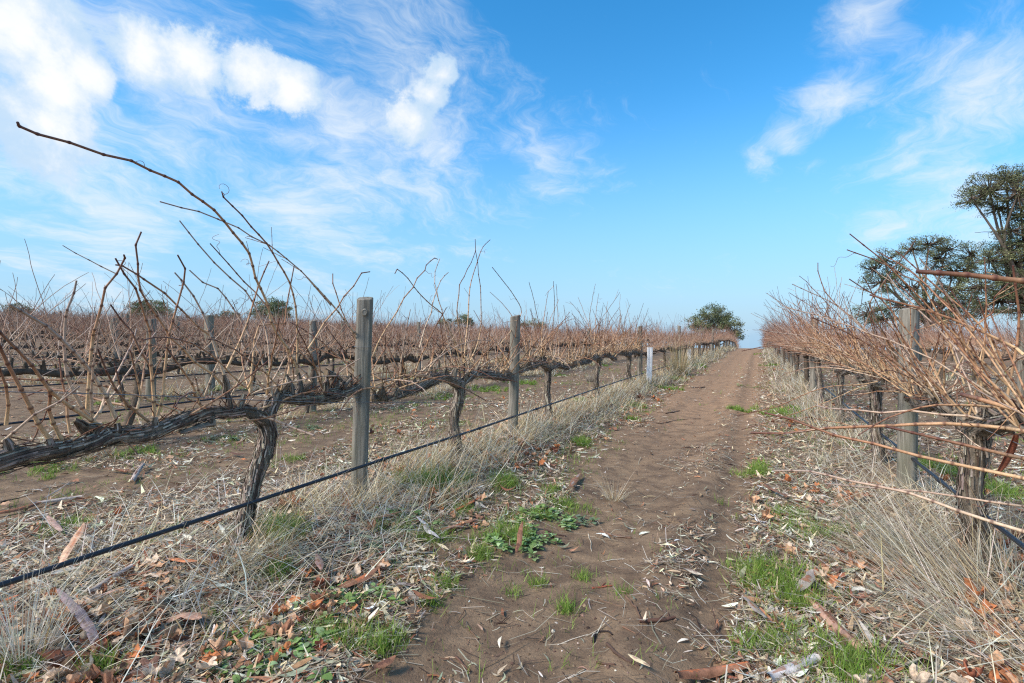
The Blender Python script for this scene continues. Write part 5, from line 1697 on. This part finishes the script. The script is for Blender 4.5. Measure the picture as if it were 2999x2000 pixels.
STICKS = [
    (zz(Z5, (750, 1390), (800, 1450), (845, 1495)), 0.004, (96, 72, 60), 'thin straight twig on the track, lower left'),
    (zz(Z5, (1650, 1300), (1680, 1232), (1750, 1228), (1775, 1255)), 0.005, (60, 50, 46), 'black hooked twig on the track'),
    (zz(Z5, (1740, 1310), (1820, 1390), (1880, 1415), (1955, 1445)), 0.006, (84, 66, 56), 'crooked dark twig below the hooked one'),
    (zz(Z5, (1870, 1000), (1930, 1070), (1960, 1140)), 0.005, (110, 86, 70), 'bent brown twig joining a thicker stick on the track'),
    (zz(Z5, (1955, 1160), (2040, 1165), (2110, 1150), (2190, 1138)), 0.008, (100, 72, 60), 'stout brown stick lying across the right of the track'),
    (zz(Z5, (1645, 945), (1700, 938), (1775, 930)), 0.005, (150, 86, 66), 'reddish twig on the track, mid picture'),
    (zz(Z5, (1680, 1020), (1770, 1045), (1865, 1072)), 0.003, (110, 88, 72), 'fine twig below the reddish one on the track'),
    (zz(Z5, (250, 1030), (400, 950), (560, 895), (660, 840), (745, 780)), 0.007, (120, 104, 92), 'long curved grey branch left of the track'),
    (zz(Z5, (1680, 1430), (1740, 1445), (1800, 1450)), 0.004, (92, 70, 58), 'small twig above the cream sliver'),
    (zz(Z5, (830, 1215), (870, 1250), (905, 1285)), 0.003, (104, 82, 66), 'fine short twig on the left of the track'),
    (zz(Z5, (1010, 1175), (1050, 1172), (1085, 1180)), 0.004, (80, 62, 52), 'short dark twig on the left of the track'),
    (zz(Z5, (570, 1530), (620, 1525), (680, 1535)), 0.004, (160, 110, 80), 'orange twig at the bottom edge of the track'),
    (zz(Z5, (1360, 590), (1410, 620), (1465, 660)), 0.006, (76, 62, 54), 'dark stick at the tip of the green weed patch'),
    (zz(Z5, (1850, 1200), (1890, 1220), (1935, 1240)), 0.003, (120, 90, 72), 'fine brown twig above the crooked one'),
    (zz(Z5, (1620, 590), (1635, 640), (1640, 700)), 0.003, (186, 172, 150), 'pale grass stalk lying across the track'),
    (zz(Z5, (1330, 560), (1400, 590), (1470, 605)), 0.006, (84, 66, 58), 'dark stick along the left track edge'),
    (zz(Z5, (1700, 570), (1790, 600), (1900, 612)), 0.008, (120, 92, 74), 'brown stick in the litter heap at the track edge'),
    (zz(Z8, (880, 1280), (1100, 1310), (1300, 1275), (1520, 1262)), 0.006, (104, 86, 74), 'long thin branch lying across the track further on'),
    (zz(Z8, (380, 1320), (500, 1400), (690, 1475)), 0.008, (164, 148, 134), 'pale stick at the left verge further on'),
    (zz(Z8, (1170, 1210), (1240, 1200), (1310, 1185)), 0.008, (90, 72, 62), 'dark stick on the left half of the track further on'),
    (zz(Z8, (1430, 955), (1500, 960), (1560, 950)), 0.012, (80, 64, 56), 'dark stick in mid track further on'),
    (zz(Z6, (480, 205), (530, 178), (610, 175)), 0.007, (140, 126, 114), 'grey stick end by the green tuft at right'),
    (zz(Z2, (0, 1280), (100, 1255), (180, 1235)), 0.005, (96, 78, 66), 'thin dark root on the soil at the left edge'),
    (zz(Z2, (100, 1210), (250, 1190), (420, 1170)), 0.004, (88, 70, 60), 'fine dark twig on the soil above the long bark tubes'),
    (zz(Z6, (200, 95), (270, 125), (340, 140)), 0.006, (70, 56, 50), 'dark twig at the right edge of the track'),
    (zz(Z6, (0, 20), (120, 25), (240, 55)), 0.005, (86, 70, 60), 'long thin twig across the right half of the track'),
]
for q, (pts, rad, c, lab) in enumerate(STICKS):
    rg = np.random.default_rng(1200 + q)
    G_ = np.array([on_ground(*p, lift=rad * 0.7) for p in pts])
    P = catmull(G_, 0.03)
    P = P + rg.normal(0, 0.002, P.shape)
    o0 = P[0].copy()
    m = MB()
    tube(m, P - o0, np.linspace(rad, rad * 0.6, len(P)) * rg.uniform(0.85, 1.2, len(P)), 7, srgb(*c))
    for _ in range(rg.integers(0, 3)):
        i = rg.integers(1, len(P) - 1)
        d = unit(P[i] - P[i - 1]) + rg.normal(0, 0.8, 3) * np.array((1, 1, 0.1))
        tube(m, np.array([P[i] - o0, P[i] - o0 + unit(d) * rg.uniform(0.02, 0.07)]), (rad * 0.5, rad * 0.3), 5, srgb(*c))
    o = m.build('stick', M_PEEL)
    o.location = tuple(o0)
    tag(o, lab, 'stick', 'fallen twigs and sticks')

# ------------------------------------------------------------------ low weeds with round leaves
WG = [(142, 172, 98), (160, 188, 118), (130, 158, 86), (172, 194, 140)]


def weed(px, py, spread, n, label, seed, grey=False):
    rg = np.random.default_rng(seed)
    p = on_ground(px, py)
    m = MB()
    for _ in range(max(3, n // 9)):
        c = rg.normal(0, spread, 2)
        k = 9
        a = np.arange(k) * 6.283 / k + rg.uniform(0, 6)
        rr = rg.uniform(0.012, 0.03, k)
        xx, yy = c[0] + np.cos(a) * rr, c[1] + np.sin(a) * rr
        zz_ = ground_z(p[0] + xx, p[1] + yy) - p[2] + rg.uniform(0.008, 0.035, k)
        d = np.column_stack([np.cos(a), np.sin(a), rg.uniform(-0.2, 0.5, k)])
        d /= np.linalg.norm(d, axis=1)[:, None]
        up = np.tile((0, 0, 1.0), (k, 1)) - d * d[:, 2:3]
        up /= np.linalg.norm(up, axis=1)[:, None]
        L = rg.uniform(0.018, 0.04, k)
        tube(m, np.array([(0, 0, 0.004), (c[0] / 2, c[1] / 2, float(zz_.mean()) * 0.7), (c[0], c[1], float(zz_.mean()))]), 0.0016, 4, srgb(120, 128, 84))
        for a_, b_, c_ in zip(xx, yy, zz_):
            tube(m, np.array([(c[0], c[1], float(zz_.mean())), (a_, b_, c_)]), 0.0011, 3, srgb(120, 136, 84), False)
        strips(m, np.column_stack([xx, yy, zz_]), d, up, L, L * rg.uniform(0.5, 0.8, k), (0.3, 0.9, 1.0, 0.75, 0.2), rg.normal(-0.08, 0.1, k), 0.0, palette([(142, 156, 124), (122, 140, 104)] if grey else WG, k, rg, 0.14))
    o = m.build('weed', M_GREEN)
    o.location = tuple(p)
    tag(o, label, 'weed', 'low broad-leaved weeds')


for q, (pt, sp, n, lab, gr) in enumerate([
        (Z5(1270, 660), 0.06, 130, 'bright green leafy weed beside the standing brown bark piece', False), (Z5(1060, 670), 0.06, 110, 'green leafy weed left of the standing bark piece', False),
        (Z5(1330, 470), 0.10, 130, 'low green weed mat further up the left verge', False), (Z5(60, 1010), 0.09, 150, 'green weed patch under the broad curled bark strip', False),
        (Z3(1750, 1330), 0.11, 260, 'clover-like weed mat at the bottom edge, left of the track', False), (Z5(500, 540), 0.05, 60, 'green weed beneath the grey-white bark strip', False),
        (Z5(200, 690), 0.04, 40, 'grey-green weed in the brown leaves below the knotted post', True), (Z5(1440, 530), 0.06, 60, 'small green weed above the litter heap', False),
        (Z2(1480, 875), 0.08, 70, 'grey-green weed on bare soil behind the first trunk', True), (Z2(2050, 800), 0.10, 80, 'grey-green weed on soil left of the knotted post', True),
        (Z4(700, 1310), 0.16, 120, 'grey-green weed patch on soil right of the knotted post', True), (Z5(320, 480), 0.04, 50, 'bright green weed sprig below the knotted post', False),
        (Z5(1600, 525), 0.04, 24, 'gum leaf seedling with long green leaves by the track edge', True), (Z8(1980, 960), 0.12, 80, 'green weed on the right of the track further on', False)]):
    weed(*pt, sp, n, lab, 1500 + q, gr)
